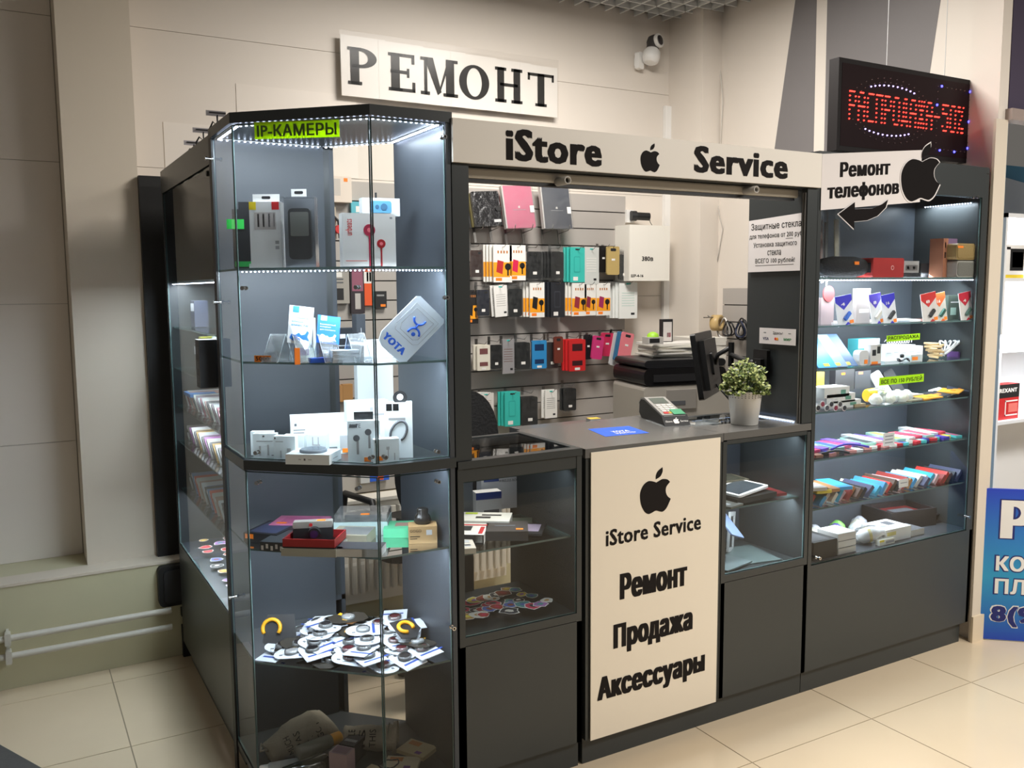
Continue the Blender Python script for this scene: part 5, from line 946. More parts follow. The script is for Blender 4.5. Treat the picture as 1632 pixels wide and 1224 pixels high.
# local x along the screen, y = thickness (screen at +y, back at -y), z up
MB().bev(-.21, .21, -.006, .018, -.145, .145, .012, mat((24, 24, 25), .35), 'y').build('bezel', mn); MB().box(-.195, .195, .0182, .019, -.125, .13, mat((12, 12, 14), .1)).build('screen', mn)
MB().prism([(-.15, -.11), (.15, -.11), (.15, .11), (-.15, .11)], .006, .030, mat((30, 30, 31), .45), XZ).build('back_cover', mn); MB().bev(-.05, .05, -.040, -.030, -.05, .05, .01, BLACK, 'y').build('mount_plate', mn)
ar = thing('swivel_bracket', 'black jointed monitor arm bolted to the dark side panel', 'bracket', (1.857, .235, 1.23)); MB().bev(-.018, .0, -.035, .035, -.055, .055, .006, BLACK, 'x').build('wall_plate', ar); MB().box(-.035, -.018, -.02, .02, -.09, .02, BLACK).build('joint', ar)
ml = mn.location; dx, dy, dz = ml.x - 1.857, ml.y - .235, ml.z - 1.23; ex = (dx + .05, dy - .10, .0)
MB().tube([(-.03, .0, 0), (ex[0] * .5 - .02, ex[1] * .5, 0), ex], .011, BLK2, 8).build('arm', ar); MB().cyl((ex[0], ex[1], -.05), (ex[0], ex[1], .055), .013, BLACK, 12).build('joint', ar); MB().tube([(ex[0], ex[1], .035), (dx + .028, dy - .04, dz * .5 + .02), (dx + .022, dy - .03, dz)], .010, BLK2, 8).build('arm', ar)
tag(MB().tube([tuple(ml + Vector(v)) for v in ((.03, -.03, -.09), (.07, -.08, -.16), (.12, -.14, -.21), (.15, -.18, -.27))], .005, BLACK, 6).build('monitor_cable'), 'black cable hanging from the back of the monitor', 'cable')
# cable bundle hanging on the side wall and wires
t = thing('cable_bundle', 'bundle of coiled black and white cables hanging on the side slat board', 'cables', tuple(at(1168, 506, 'x', 2.82))); random.seed(4)
for i in range(11):
    cx, cy, r_ = random.uniform(-.03, .01), random.uniform(-.10, .12), random.uniform(.03, .055)
    MB().tube([(cx + .01 * math.sin(2 * a), cy + r_ * math.cos(a) * .8, -.06 + r_ * 1.1 * math.sin(a)) for a in [2 * math.pi * k / 14 for k in range(15)]], .0045, (BLACK, mat((30, 40, 70), .5), WHITE, BLACK, BLK2)[i % 5], 6).build('cable_coil', t)
MB().cyl((.02, .1, 0), (-.12, .1, 0), .003, STEEL).build('hook', t)
t = thing('tape_roll', 'yellowish roll of tape hanging on a hook beside the cable bundle', 'tape', tuple(at(1143, 506, 'x', 2.80))); MB().lathe([(.024, -.024), (.045, -.024), (.045, .024), (.024, .024), (.024, -.024)], 26, mat((206, 176, 120), .4), TR((0, 0, -.03), R(20), R(90), 0), cap=False).build('roll', t); MB().tube([(.075, .02, .0), (-.05, -.0, .0), (-.07, 0, .012)], .0025, STEEL, 6).build('hook', t)
tag(MB().tube([at(px, py, 'x', 2.888) for px, py in ((1147, 20), (1146, 90), (1152, 160), (1148, 230), (1139, 330), (1143, 380), (1136, 430), (1141, 480))], .004, mat((206, 200, 190), .5), 6).build('wall_cable'), 'pale cable running down the corner of the right wall', 'cable')
tag(MB().tube([at(px, py, 'x', 2.888) for px, py in ((1140, 300), (1147, 345), (1152, 365), (1146, 400), (1139, 440))], .0032, mat((190, 184, 176), .5), 6).build('wall_cable'), 'thinner bowed pale cable beside the longer one on the right wall', 'cable')
# white electrical cabinet
p0, p1 = apx(1003, 448, 1.74), apx(1068, 360, 1.74); t = thing('electrical_cabinet', 'white wall mounted electrical cabinet marked 380 beside the slat board', 'cabinet', (p0.x, 1.74, p0.z)); w_, h = p1.x - p0.x, p1.z - p0.z
MB().box(0, w_, .004, .158, 0, h, mat((240, 236, 226), .4)).build('housing', t); MB().box(.001, w_ - .001, .0, .003, .001, h - .001, mat((244, 240, 230), .4)).build('door', t); T = Matrix.Translation((0, -.0002, 0)) @ XZ; lettering('380в', w_ * .30, h * .36, w_ * .58, h * .44, INK, T, t, .03); lettering('ШР-4-16', w_ * .04, h * .07, w_ * .34, h * .12, INK, T, t, .04)
lettering('ООО ЭЛЕКТРО', w_ * .36, h * .078, w_ * .58, h * .10, GREY, T, t, 0) if False else None
t = thing('small_camera', 'black cylindrical camera on a white bracket above the electrical cabinet', 'camera', (2.49, 1.86, 1.925)); MB().box(-.06, -.01, .0, .04, -.035, .035, WHITE).build('bracket', t); MB().cyl((-.04, -.02, .0), (.06, -.05, -.004), .022, BLACK, 16).build('body', t); MB().cyl((-.045, -.018, 0), (-.015, -.027, -.0), .028, BLK2, 16).build('hood', t); MB().tube([(.06, -.05, -.005), (.09, -.02, -.03), (.12, .0, -.045)], .002, BLACK, 5).build('cable', t)
# radiator under the slat board
rd = thing('radiator', 'white ribbed panel radiator low on the wall behind the counter', 'radiator', (.42, 1.46, .12)); RW = mat((226, 220, 208), .4); MB().box(0, 1.0, .02, .10, 0, .46, RW).build('panel', rd); rm = MB().bev(0, .026, 0, .02, .05, .43, .008, RW, 'z').mesh('rib')
for i in range(26): o = bpy.data.objects.new('rib', rm); C.objects.link(o); o.parent = rd; o.location = (.012 + i * .0382, 0, 0)
mb = MB()
for i in range(26): mb.box(.016 + i * .0382, .034 + i * .0382, -.0006, 0, .18, .195, mat((250, 246, 236), .4))
mb.build('vent_slots', rd, kind='stuff'); MB().box(0, 1.0, .0, .11, .461, .475, RW).build('top_grille', rd); MB().cyl((.05, .05, -.115), (.05, .05, 0), .011, RW).build('pipe', rd); MB().cyl((1.03, .05, .05), (1.03, .05, .40), .011, RW).build('pipe', rd)
# office chair
ch = thing('office_chair', 'black office chair with rounded backrest standing behind the low showcase', 'chair', (.84, .93, 0), R(12)); CB = mat((18, 18, 19), .8, bump=.3, scale=80)
T = Matrix.Translation((0, -.02, .86)) @ XZ; MB().prism([(.24 * math.copysign(abs(math.cos(a)) ** .7, math.cos(a)), .27 * math.copysign(abs(math.sin(a)) ** .8, math.sin(a))) for a in [2 * math.pi * k / 32 for k in range(32)]], -.03, .03, CB, T).build('backrest', ch)
MB().bev(-.24, .24, .02, .46, .46, .54, .06, CB, 'z').build('seat', ch); MB().box(-.03, .03, -.0, .03, .5, .7, BLACK).build('back_bracket', ch); MB().lathe([(.030, .08), (.030, .26), (.016, .26), (.016, .46)], 16, BLK2, TR((0, .24, 0))).build('gas_lift', ch)
for k in range(5):
    a = R(72 * k + 10); o = MB().tube([(0, .24, .10), (.28 * math.cos(a), .24 + .28 * math.sin(a), .065)], .018, BLACK, 8).build('leg', ch); MB().lathe([(.024, -.02), (.028, 0), (.024, .02)], 14, BLK2, TR((.29 * math.cos(a), .24 + .29 * math.sin(a), .028), a, R(90))).build('caster', o)
for s in (-1, 1): MB().tube([(s * .23, .1, .5), (s * .27, .1, .62), (s * .27, .12, .70), (s * .27, .32, .70), (s * .27, .34, .62), (s * .23, .34, .5)], .014, BLACK, 8).build('armrest', ch)
# paper bits at the back of the counter
tag(MB().box(-.10, .10, -.06, .06, 0, .002, PAPER).build('loose_paper', loc=(1.47, .62, .98), rz=R(20)), 'loose white papers behind the counter left of the payment terminal', 'paper')
sh = tag(MB().box(1.06, 1.50, .50, .80, .955, .978, TOPM).box(1.06, 1.08, .5, .8, 0, .954, LAM).box(1.48, 1.50, .5, .8, 0, .954, LAM).build('inner_shelf'), 'dark inner desk shelf adjoining the back of the counter', 'desk')
put('small_carton', 'small white carton with yellow top at the back of the counter', 'box', 946, 670, .56, .979, -10, (.045, .04, .045), LG, [('t', 0, 0, 1, 1, mat((220, 180, 60), .5))])
put('loose_note', 'folded white note beside the small carton with yellow top', 'paper', 975, 664, .58, .979, 15, (.08, .05, .010), PAPER)
for i, (px, c_, d_) in enumerate(((1135, (210, 205, 205), 'short white bottle with dark cap under the monitor'), (1150, (222, 220, 216), 'tall white bottle under the monitor next to the short one'), (1172, (170, 50, 45), 'small red capped bottle right of the tall white bottle'))):
    b_ = thing('bottle', d_, 'bottle', fx(px, 660, 1.15, .801), 0); hh = (.17, .28, .2)[i]; MB().lathe([(.028, 0), (.03, .01), (.03, hh * .8), (.012, hh * .92), (.012, hh)], 16, mat(c_, .4)).build('body', b_); MB().lathe([(.013, hh), (.013, hh + .02)], 12, (BLACK, LG, RED)[i]).build('cap', b_)
# ------------------------------------------------------------------ low showcase contents
ZL = .7575
def lay(name, label, cat, x, y, z, rz, dims, ma, prints=(), group=None, **k): return carton(name, label, cat, (x, y, z), R(rz), dims, ma, prints, group, **k)
RD2 = mat((190, 40, 45), .5)
lay('gadget_box', 'white box with black gadget print behind the others on low showcase shelf', 'box', .66, .25, ZL, -35, (.16, .11, .035), mat((228, 224, 212), .5), [('t', .05, .75, .3, .95, mat((190, 210, 60), .5)), ('t', .3, .3, .6, .5, BLK2), ('t', .4, .6, .8, .75, BLK2)])
o = lay('gadget_box', 'white box with red stripe and black phone print on low showcase shelf', 'box', .545, .17, ZL, -35, (.13, .13, .03), mat((226, 218, 208), .5), [('t', .3, .35, .65, .75, BLK2), ('t', .02, .80, .98, .9, RD2), ('t', .85, .1, .95, .7, RD2), ln(0, 0, 1, 1, BLK2), ln(.1, .3, .5, .6, LG), ln(.8, .2, .97, .9, PAPER)])
o = lay('gadget_box', 'black box with orange price beside the red striped one', 'box', .67, .13, ZL, -30, (.13, .12, .03), mat((62, 58, 56), .45), [('t', .2, .5, .7, .6, DKG)]); sticker(o, .13, .12, .03, .8, .2, .022, .014, face='t')
lay('blister_pack', 'white blister with two round orange stickered gadgets at the shelf left', 'pack', .49, .07, ZL, -20, (.06, .10, .016), mat((216, 206, 190), .5), [('t', .2, .2, .8, .45, LG), ('t', .2, .6, .8, .85, LG), ('t', .5, .3, .8, .4, ORANGE)])
lay('green_print_box', 'white box with green print at the back left of low showcase shelf', 'box', .52, .30, ZL, -20, (.12, .07, .03), mat((222, 222, 214), .5), [('t', .3, .3, .8, .6, mat((120, 150, 120), .5))])
lay('tablet_film', 'thin tablet film pack with pale screen at the right of low showcase shelf', 'pack', .765, .15, ZL, -38, (.09, .13, .006), BLK2, [('t', .15, .2, .85, .85, mat((176, 160, 180), .4))]); lay('tablet_film', 'thin green edged film pack under the pale screen pack', 'pack', .775, .24, ZL, -30, (.09, .10, .005), mat((70, 80, 66), .5))
t = thing('router_carton', 'white network device carton seen through the back of low showcase', 'box', fx(803, 815, .70, .70), R(-10)); MB().box(-.09, .09, 0, .06, -.02, .155, mat((214, 214, 216), .5)).build('box_body', t); MB().box(-.08, -.02, -.002, 0, .09, .12, mat((60, 80, 140), .5)).build('print', t); mb = MB()
lettering('WIRELESS ROUTER', -.02, .085, .08, .095, DKG, Matrix.Translation((0, -.001, 0)) @ XZ, t, .01)
put('switch_box', 'white box with blue top strip and port print behind low showcase', 'box', 776, 815, .66, .68, -10, (.10, .05, .09), mat((206, 204, 200), .5), [ln(0, .7, 1, 1, mat((50, 66, 130), .5)), ln(.3, .1, .9, .25, DKG)])
tag(MB().box(.60, .88, .62, .78, .655, .679, LAM).box(.60, .62, .62, .78, 0, .654, LAM).build('side_shelf'), 'small dark shelf behind the low showcase carrying white cartons', 'shelf')
STC = [(200, 60, 90), (90, 110, 180), (220, 200, 80), (60, 60, 66), (150, 80, 60), (170, 120, 180), (220, 215, 205), (180, 70, 60), (90, 150, 150), (190, 150, 90)]; CN = ['pink', 'blue', 'yellow', 'black', 'brown', 'violet', 'cream', 'red', 'teal', 'tan']
def stickers(area_fn, n, z, where, seed, grp):
    random.seed(seed); me = {}
    for i in range(n):
        c_ = random.randrange(10); k = 3 + random.randrange(6); r_ = random.uniform(.018, .030); pts = [(r_ * random.uniform(.75, 1.1) * math.cos(2 * math.pi * j / (k + 5)), r_ * random.uniform(.7, 1.1) * math.sin(2 * math.pi * j / (k + 5))) for j in range(k + 5)]
        mb = MB().prism([(x * 1.12, y * 1.12) for x, y in pts], 0, .0004, PAPER).prism(pts, .0004, .0006, mat(STC[c_], .6)).prism([(x * .5, y * .4) for x, y in pts], .0006, .0008, mat(STC[(c_ + 3) % 10], .6))
        x, y = area_fn(i); o = mb.build('sticker', loc=(x, y, z + .0009 * i + .0003), rz=random.uniform(0, 6)); tag(o, nth(i % 12) + ' ' + CN[c_] + ' sticker ' + ('in the back band' if i < 12 else ('in the middle band' if i < 24 else 'in the front band')) + ' ' + where, 'sticker', grp)
stickers(lambda i: (.485 + .0265 * (i % 12) + random.uniform(-.008, .008), .27 - .09 * (i // 12) + random.uniform(-.035, .025)), 36, .5152, 'of the low showcase floor', 5, 'stickers on the low showcase floor')
# ------------------------------------------------------------------ counter showcase contents
t = thing('tablet', 'white framed tablet lying askew on the counter showcase shelf', 'tablet', (1.655, .14, .785), 0, None, (R(2), R(-3), R(12))); MB().bev(-.095, .095, -.065, .065, 0, .008, .012, WHITE).build('body', t); MB().box(-.080, .080, -.052, .052, .0082, .009, mat((70, 78, 84), .1)).build('screen', t)
lay('wooden_box', 'shallow open box with glass lid at the back of the counter showcase', 'box', 1.665, .255, .7575, -6, (.19, .11, .045), mat((92, 88, 74), .4), [('t', .05, .08, .95, .92, mat((70, 72, 62), .2))])
lay('red_folder', 'dull red flat folder at the right of counter showcase shelf', 'folder', 1.76, .17, .7575, -8, (.14, .20, .010), mat((120, 44, 46), .4)); lay('black_display', 'spare black screen panel under the white framed tablet', 'panel', 1.66, .13, .7575, 4, (.21, .14, .018), mat((50, 50, 48), .3)); lay('black_display', 'grey screen panel with white mark at the front left of the shelf', 'panel', 1.525, .065, .7575, 14, (.08, .08, .006), mat((120, 120, 112), .3), [('t', .3, .3, .5, .6, LG)])
for i, (x, y, z, rot, c_, d_) in enumerate(((1.60, .14, .66, (35, 20, 10), (96, 110, 134), 'blue grey phone panel leaning on a stand in the counter showcase'),)):
    t = thing('black_display', d_, 'panel', (x, y, z), 0, None, tuple(R(a) for a in rot)); MB().bev(-.04, .04, -.065, .065, 0, .006, .006, mat(c_, .3)).build('panel', t)
t = thing('frame_stand', 'pale hollow frame leaning upright in the lower counter showcase', 'frame', (1.69, .22, .524), 0, None, (0, R(12), R(35))); FM = mat((160, 162, 160), .4); MB().box(-.05, .05, -.004, .004, 0, .016, FM).box(-.05, .05, -.004, .004, .134, .15, FM).box(-.05, -.036, -.004, .004, .016, .134, FM).box(.030, .05, -.004, .004, .016, .134, FM).build('frame', t); MB().box(-.036, .030, .0, .003, .016, .134, BLK2).build('back', t)
lay('glass_sheet', 'greenish glass sheet lying on the counter showcase floor', 'sheet', 1.70, .16, .5205, -10, (.20, .20, .005), mat((96, 110, 108), .2)); lay('glass_sheet', 'second glass sheet lying askew at the left of counter showcase floor', 'sheet', 1.56, .14, .5265, 14, (.16, .18, .005), mat((106, 118, 118), .2)); lay('white_clip', 'tiny white folded card at the front left of counter showcase floor', 'card', 1.49, .06, .532, 30, (.03, .01, .014), WHITE)
# ------------------------------------------------------------------ side run contents
random.seed(9)
def run(z, y0, y1, h, dep, cols, step, lab, lean=16, x=.0):
    n = int((y1 - y0) / step)
    for i in range(n):
        y = y1 - i * step; c_, cn = cols[i % len(cols)]; hh = h * random.uniform(.92, 1.06)
        o = carton('boxed_case', cn + ' case pack, ' + nth(i) + ' from the wall ' + lab, 'phone case', (x + dep / 2 - .02, y, z + .002), 0, (dep, .010, hh), mat(c_, .35), [('l', 0, .8, 1, .98, PAPER), ln(.1, .2, .9, .8, mat(cols[(i + 2) % len(cols)][0], .4))], 'packs standing ' + lab, rx=R(-lean))
PK = [((206, 214, 216), 'pale'), ((170, 90, 110), 'rose'), ((190, 190, 186), 'silver'), ((196, 150, 140), 'salmon'), ((70, 72, 76), 'charcoal'), ((214, 218, 208), 'white'), ((140, 120, 130), 'mauve')]
PK2 = [((200, 206, 204), 'white'), ((120, 118, 112), 'grey'), ((176, 110, 170), 'lilac'), ((206, 206, 200), 'cream'), ((90, 92, 96), 'dark'), ((190, 150, 70), 'golden')]
PK3 = [((200, 206, 206), 'white'), ((60, 62, 66), 'black'), ((110, 140, 180), 'blue'), ((200, 80, 60), 'red'), ((186, 186, 176), 'grey'), ((170, 140, 120), 'tan')]
run(1.0505 - .12, .60, 1.46, .10, .15, PK2, .05, 'on the fourth shelf of the side run', 60, -.02); run(.736, .60, 1.44, .11, .15, PK3, .05, 'on the fifth shelf of the side run', 60, -.02); run(1.0725, .60, 1.44, .10, .15, PK, .042, 'on the third shelf of the side run', 60, -.02)
glass_shelf([(-.075, .586), (.274, .586), (.274, 1.488), (-.075, 1.488)], 1.072, sr)
put('speaker_column', 'tall dark box with three round holes on the side run shelf', 'box', 333, 560, .66, 1.2225, 0, (.07, .06, .15), BLK2, [('l', .3, .1, .7, .25, DKG), ('l', .3, .4, .7, .55, DKG), ('l', .3, .7, .7, .85, DKG)])
o = MB().lathe([(.024, 0), (.026, .006), (.026, .10), (.02, .12), (.012, .14)], 18, mat((170, 176, 170), .25, .3)).build('metal_flask', loc=(.0, 1.05, 1.2225)); tag(o, 'pale metallic flask standing on the second side run shelf', 'flask')
for i, (x, y, z, d, c_, lb) in enumerate(((.0, 1.22, 1.2225, (.05, .05, .13), (150, 150, 40), 'yellow and black box standing on the second side run shelf'), (.0, 1.32, 1.2225, (.05, .04, .10), (40, 40, 44), 'small black box standing near the wall on the second side run shelf'), (.0, .93, 1.2225, (.03, .06, .15), (60, 56, 54), 'dark slim box in the middle of the second side run shelf'),
                                     (.02, .76, 1.3865, (.05, .05, .13), (130, 60, 60), 'dull red box standing on the first side run shelf'), (.02, .66, 1.3865, (.05, .06, .15), (140, 140, 60), 'olive box at the near end of the first side run shelf'), (.05, .88, 1.3865, (.05, .05, .05), (110, 110, 60), 'small olive box low on the first side run shelf'),
                                     (.0, 1.34, 1.3865, (.05, .08, .10), (44, 50, 66), 'dark blue box near the wall on the first side run shelf'), (.0, .80, 1.0 + .2225, (.06, .06, .03), (190, 200, 204), 'white flat box by the flask on the second side run shelf'))): lay('goods_box', lb, 'box', x, y, z, 0, d, mat(c_, .5), [('l', .1, .6, .9, .9, LG)])
o = MB().prism([(-.07, 0), (-.04, .035), (.02, .045), (.06, .02), (.05, -.03), (0, -.04)], 0, .006, mat((206, 150, 140), .4), TR((.02, 1.02, 1.47), 0, 0, 0) @ Matrix.Rotation(R(90), 4, 'Z') @ Matrix.Rotation(R(90), 4, 'X')).build('pink_pack'); tag(o, 'pinkish clear edged pack hanging in the first side run shelf', 'pack')
t = thing('pink_pack_wire', 'thin wire hook holding the pinkish pack under the lit shelf', 'hook', (.02, 1.02, 1.47)); MB().cyl((0, 0, .04), (0, 0, .083), .0012, STEEL, 6).build('wire', t)
lay('marbled_box', 'upright blue and white marbled case on the third side run shelf', 'box', .02, .86, 1.16, 0, (.05, .10, .055), mat((170, 180, 200), .4), [('l', .1, .2, .5, .8, mat((90, 110, 160), .4))])
lay('blue_case', 'sky blue flat case at the wall end of third side run shelf', 'box', .0, 1.40, 1.115, 0, (.10, .14, .012), mat((50, 130, 200), .4))
stickers(lambda i: (-.02 + .09 * (i % 3) * .6 + random.uniform(-.01, .01), .66 + .027 * i + random.uniform(-.02, .02)), 28, .5075, 'of the side run floor', 8, 'stickers on the side run floor')
# little picture hooks above the side run top
for i, (px, py) in enumerate(((344, 183), (322, 210), (307, 230))):
    p = at(px, py, 'y', 1.0 + .2 * i); p = at(px, py + 12, 'z', 2.02); p = Vector((.10, .72 + .24 * i, 1.986)); t = thing('clip_holder', ORD[i] + ' small clip holder from the corner on top of the side run', 'holder', (at(px, py, 'y', p.y).x, p.y, 1.986)); hh = at(px, py, 'y', p.y).z - 1.986
    MB().tube([(-.02, 0, 0), (-.02, 0, hh * .5), (-.01, 0, hh * .75), (.004, 0, hh * .6), (.004, 0, hh)], .003, BLACK, 6).build('wire', t); MB().box(-.03, .03, -.002, .002, hh - .004, hh + .012, mat((170, 165, 168), .4)).build('plate', t); MB().box(-.02, .03, -.004, -.002, hh + .004, hh + .008, BLACK).build('bar', t)
# ------------------------------------------------------------------ right showcase contents
def rb(name, label, cat, px0, px1, py0, z, y, d, col, prints=(), group=None, rough=.5, rz=0, ma=None, py1=None):
    a, b = apx(px0, py0, y), apx(px1, py0, y); return carton(name, label, cat, ((a.x + b.x) / 2, y + d / 2, z + .0006), R(rz), (b.x - a.x, d, max(.004, a.z - z)), ma or mat(col, rough), prints, group)
zA, zB, zC_, zD, zE, zF = RZ; zG = .498
t = thing('bluetooth_speaker', 'long rounded black speaker with orange mark on the top right showcase shelf', 'speaker', (0, 0, 0)); a, b = apx(1318, 408, .10), apx(1386, 441, .10); t.location = ((a.x + b.x) / 2, .13, zA + .0006); L = (b.x - a.x) / 2; Hh = (a.z - zA) / 2
MB().lathe([(Hh * .35, -L), (Hh * .8, -L * .9), (Hh, -L * .5), (Hh, L * .5), (Hh * .8, L * .9), (Hh * .35, L)], 22, mat((30, 30, 31), .8, bump=.5, scale=200), TR((0, 0, Hh), 0, 0, R(90))).build('body', t); MB().box(.02, .045, -Hh * .92 - .004, -Hh * .9, Hh * 1.2, Hh * 1.5, ORANGE).build('badge', t); MB().lathe([(Hh * .36, -L - .002), (Hh * .36, -L + .002)], 16, BLK2, TR((0, 0, Hh), 0, 0, R(90))).build('end_cap', t)
t = thing('red_speaker', 'red rounded box speaker with a small round mark on the top shelf', 'speaker'); a, b = apx(1392, 411, .08), apx(1440, 441, .08); t.location = ((a.x + b.x) / 2, .11, zA + .0006); w_, h = b.x - a.x, a.z - zA
MB().bev(-w_ / 2, w_ / 2, -.03, .05, 0, h, .008, mat((178, 44, 40), .5), 'y').build('body', t); mb = MB(); mb.lathe([(.009, .0003), (.009, .001)], 16, mat((230, 190, 180), .5), TR((w_ * .12, -.0302, h * .5), 0, R(90))); mb.lathe([(.006, .0012), (.006, .0016)], 14, mat((178, 44, 40), .5), TR((w_ * .12, -.0302, h * .5), 0, R(90))); mb.build('round_mark', t); MB().box(-w_ * .5 - .001, -w_ * .5, -.02, .03, h * .25, h * .75, BLK2).build('side_grille', t)
rb('metal_speaker', 'chrome fronted small speaker right of the red speaker', 'speaker', 1441, 1465, 416, zA + .012, .12, .04, (170, 168, 165), [ln(.1, .3, .9, .7, mat((110, 106, 104), .3)), ln(.2, .4, .35, .6, PAPER), ln(.6, .4, .75, .6, PAPER)], rough=.2)
rb('black_case', 'low black case under the chrome fronted speaker', 'case', 1440, 1468, 435, zA, .11, .06, (26, 26, 27)); rb('black_case', 'matt black case right of the chrome fronted speaker', 'case', 1468, 1502, 420, zA, .14, .05, (34, 34, 36))
o = rb('tall_box', 'tall copper and purple box on the top right showcase shelf', 'box', 1504, 1526, 380, zA, .07, .06, (122, 96, 130), [ln(0, 0, .34, 1, mat((170, 112, 84), .4)), ('l', 0, 0, 1, 1, mat((176, 116, 88), .4)), ln(.1, .75, .2, .9, BLK2), ln(.1, .5, .2, .65, BLK2)])
for i, (py0, py1, c_, lb) in enumerate(((414, 441, (120, 118, 110), 'grey cloth cube speaker at the bottom of the stacked pair'), (389, 413, (150, 124, 74), 'gold cube speaker at the top of the stacked pair'))):
    a, b = apx(1526, py1, .02), apx(1557, py0, .02); t = thing('cube_speaker', lb, 'speaker', ((a.x + b.x) / 2, .045, zA + .0006 + i * .070)); w_ = b.x - a.x
    MB().bev(-w_ / 2, w_ / 2, -.02, .03, 0, .066, .012, mat((170, 166, 156) if not i else (160, 134, 84), .4), 'y').build('shell', t); MB().bev(-w_ / 2 + .005, w_ / 2 - .003, -.0225, -.0202, .006, .060, .010, mat(c_, .8, bump=.3, scale=300), 'y').build('grille', t)
    if i: MB().box(-w_ * .48, -w_ * .2, -.024, -.023, .047, .056, ORANGE).build('badge', t)
# hanging clear bags at the upper left
random.seed(21)
for i in range(7):
    x = 1.915 + i * .042; h = .30 + .02 * (i % 3); t = thing('clear_bag', ('tall clear bag hanging at the upper left of right showcase, ' + nth(i) + ' from its left side'), 'bag', (x, .17 + .012 * (i % 2), 1.855), R(0)); t.rotation_euler = (0, R(-6 * (i > 3)), R(20 + 6 * (i % 3)))
    mb = MB(); n = 5
    for k in range(n): mb.quad((-.03 + .012 * k, .004 * (k % 2), -h), (-.018 + .012 * k, .004 * ((k + 1) % 2), -h), (-.018 + .012 * k, .004 * ((k + 1) % 2), 0), (-.03 + .012 * k, .004 * (k % 2), 0), BAGH)
    mb.build('film', t); MB().box(-.022, .022, .006, .009, -h * .9, -h * .25, mat([(160, 120, 116), (140, 140, 140), (176, 170, 150), (120, 108, 104)][i % 4], .4)).build('insert', t)
# hanging packs
def usb(label, px0, px1, py0, py1, top, body, num, gadget, y=.035, tilt=-8):
    a, b = apx(px0, py1, y), apx(px1, py0, y); w_, h = b.x - a.x, b.z - a.z; t = thing('flash_drive_pack', label, 'pack', ((a.x + b.x) / 2, y, a.z), 0, None, (R(-4), R(tilt), 0)); w_ *= .80
    T = XZ; MB().box(-w_ / 2, w_ / 2, -.002, 0, 0, h, mat(body, .45)).build('card', t); mb = MB(); mb.prism([(-w_ / 2, h * .999), (w_ / 2, h * .999), (w_ / 2, h * .80), (-w_ * .05, h * .52), (-w_ / 2, h * .80)], .0002, .0008, mat(top, .45), Matrix.Translation((0, -.002, 0)) @ T); mb.prism([(-w_ * .1, 0.001), (w_ * .28, .001), (w_ * .12, h * .10)], .0002, .0008, mat(top, .45), Matrix.Translation((0, -.002, 0)) @ T); mb.box(w_ * .22, w_ * .46, -.0032, -.0026, h * .03, h * .14, ORANGE); mb.build('print', t)
    MB().box(-.012, .012, -.008, -.0028, -.004, .004, mat(gadget, .35), TR((w_ * .05, 0, h * .30), 0, 0, R(-35)) @ Matrix.Scale(1.6, 4)).build('flash_drive', t); lettering(num, -w_ * .2, h * .66, w_ * .05, h * .76, PAPER, Matrix.Translation((0, -.0029, 0)) @ T, t, .02)
DB = (56, 50, 190)
usb('blue topped flash drive pack hanging leftmost at the second shelf', 1332, 1366, 470, 519, DB, (226, 226, 226), '4', (60, 110, 200)); usb('blue topped flash drive pack, left of the overlapping pair', 1387, 1412, 467, 517, (80, 64, 180), (222, 222, 222), '8', (210, 205, 190), y=.05); usb('blue topped flash drive pack, right of the overlapping pair', 1406, 1434, 468, 517, DB, (226, 226, 226), '16', (60, 60, 62))
usb('red topped memory card pack in front of the orange one', 1468, 1500, 466, 514, (205, 50, 45), (215, 208, 200), '8', (50, 50, 52)); usb('orange topped memory card pack behind the red one', 1488, 1514, 466, 513, (225, 100, 45), (205, 200, 188), '16', (60, 100, 90), y=.06); usb('red topped memory card pack at the far right of the row', 1529, 1555, 465, 511, (205, 45, 65), (218, 214, 208), '4', (70, 100, 90))
rb('grey_blister', 'grey blister with white stick between the blue topped packs', 'pack', 1366, 1388, 460, zB, .09, .02, (150, 140, 136), [ln(.1, .86, .9, .98, LG), ln(.2, .3, .9, .4, WHITE)]); rb('dark_blister', 'dark green blister between the orange and red memory card packs', 'pack', 1512, 1530, 471, zB, .07, .02, (60, 74, 66), [ln(.2, .2, .7, .5, mat((150, 180, 170), .4)), ln(.2, .7, .9, .74, LG)])
t = thing('pink_pack', 'red and clear pack standing at the left end of second shelf', 'pack', fx(1318, 519, .10, zB)); MB().box(-.035, .035, 0, .012, 0, .10, mat((150, 130, 128), .5)).build('card', t); MB().lathe([(.03, 0), (.03, .004)], 16, mat((176, 60, 60), .5), TR((0, -.001, .115), 0, R(90))).build('red_disc', t)
for i in range(10): rb('flat_pack', nth(i) + ' flat clear pack from the left lying on the second right showcase shelf', 'pack', 1325 + i * 17, 1348 + i * 17, 514, zB, .10 + .02 * (i % 3), .12, ((200, 196, 192), (170, 120, 110), (150, 160, 165), (210, 205, 196))[i % 4], rough=.3)
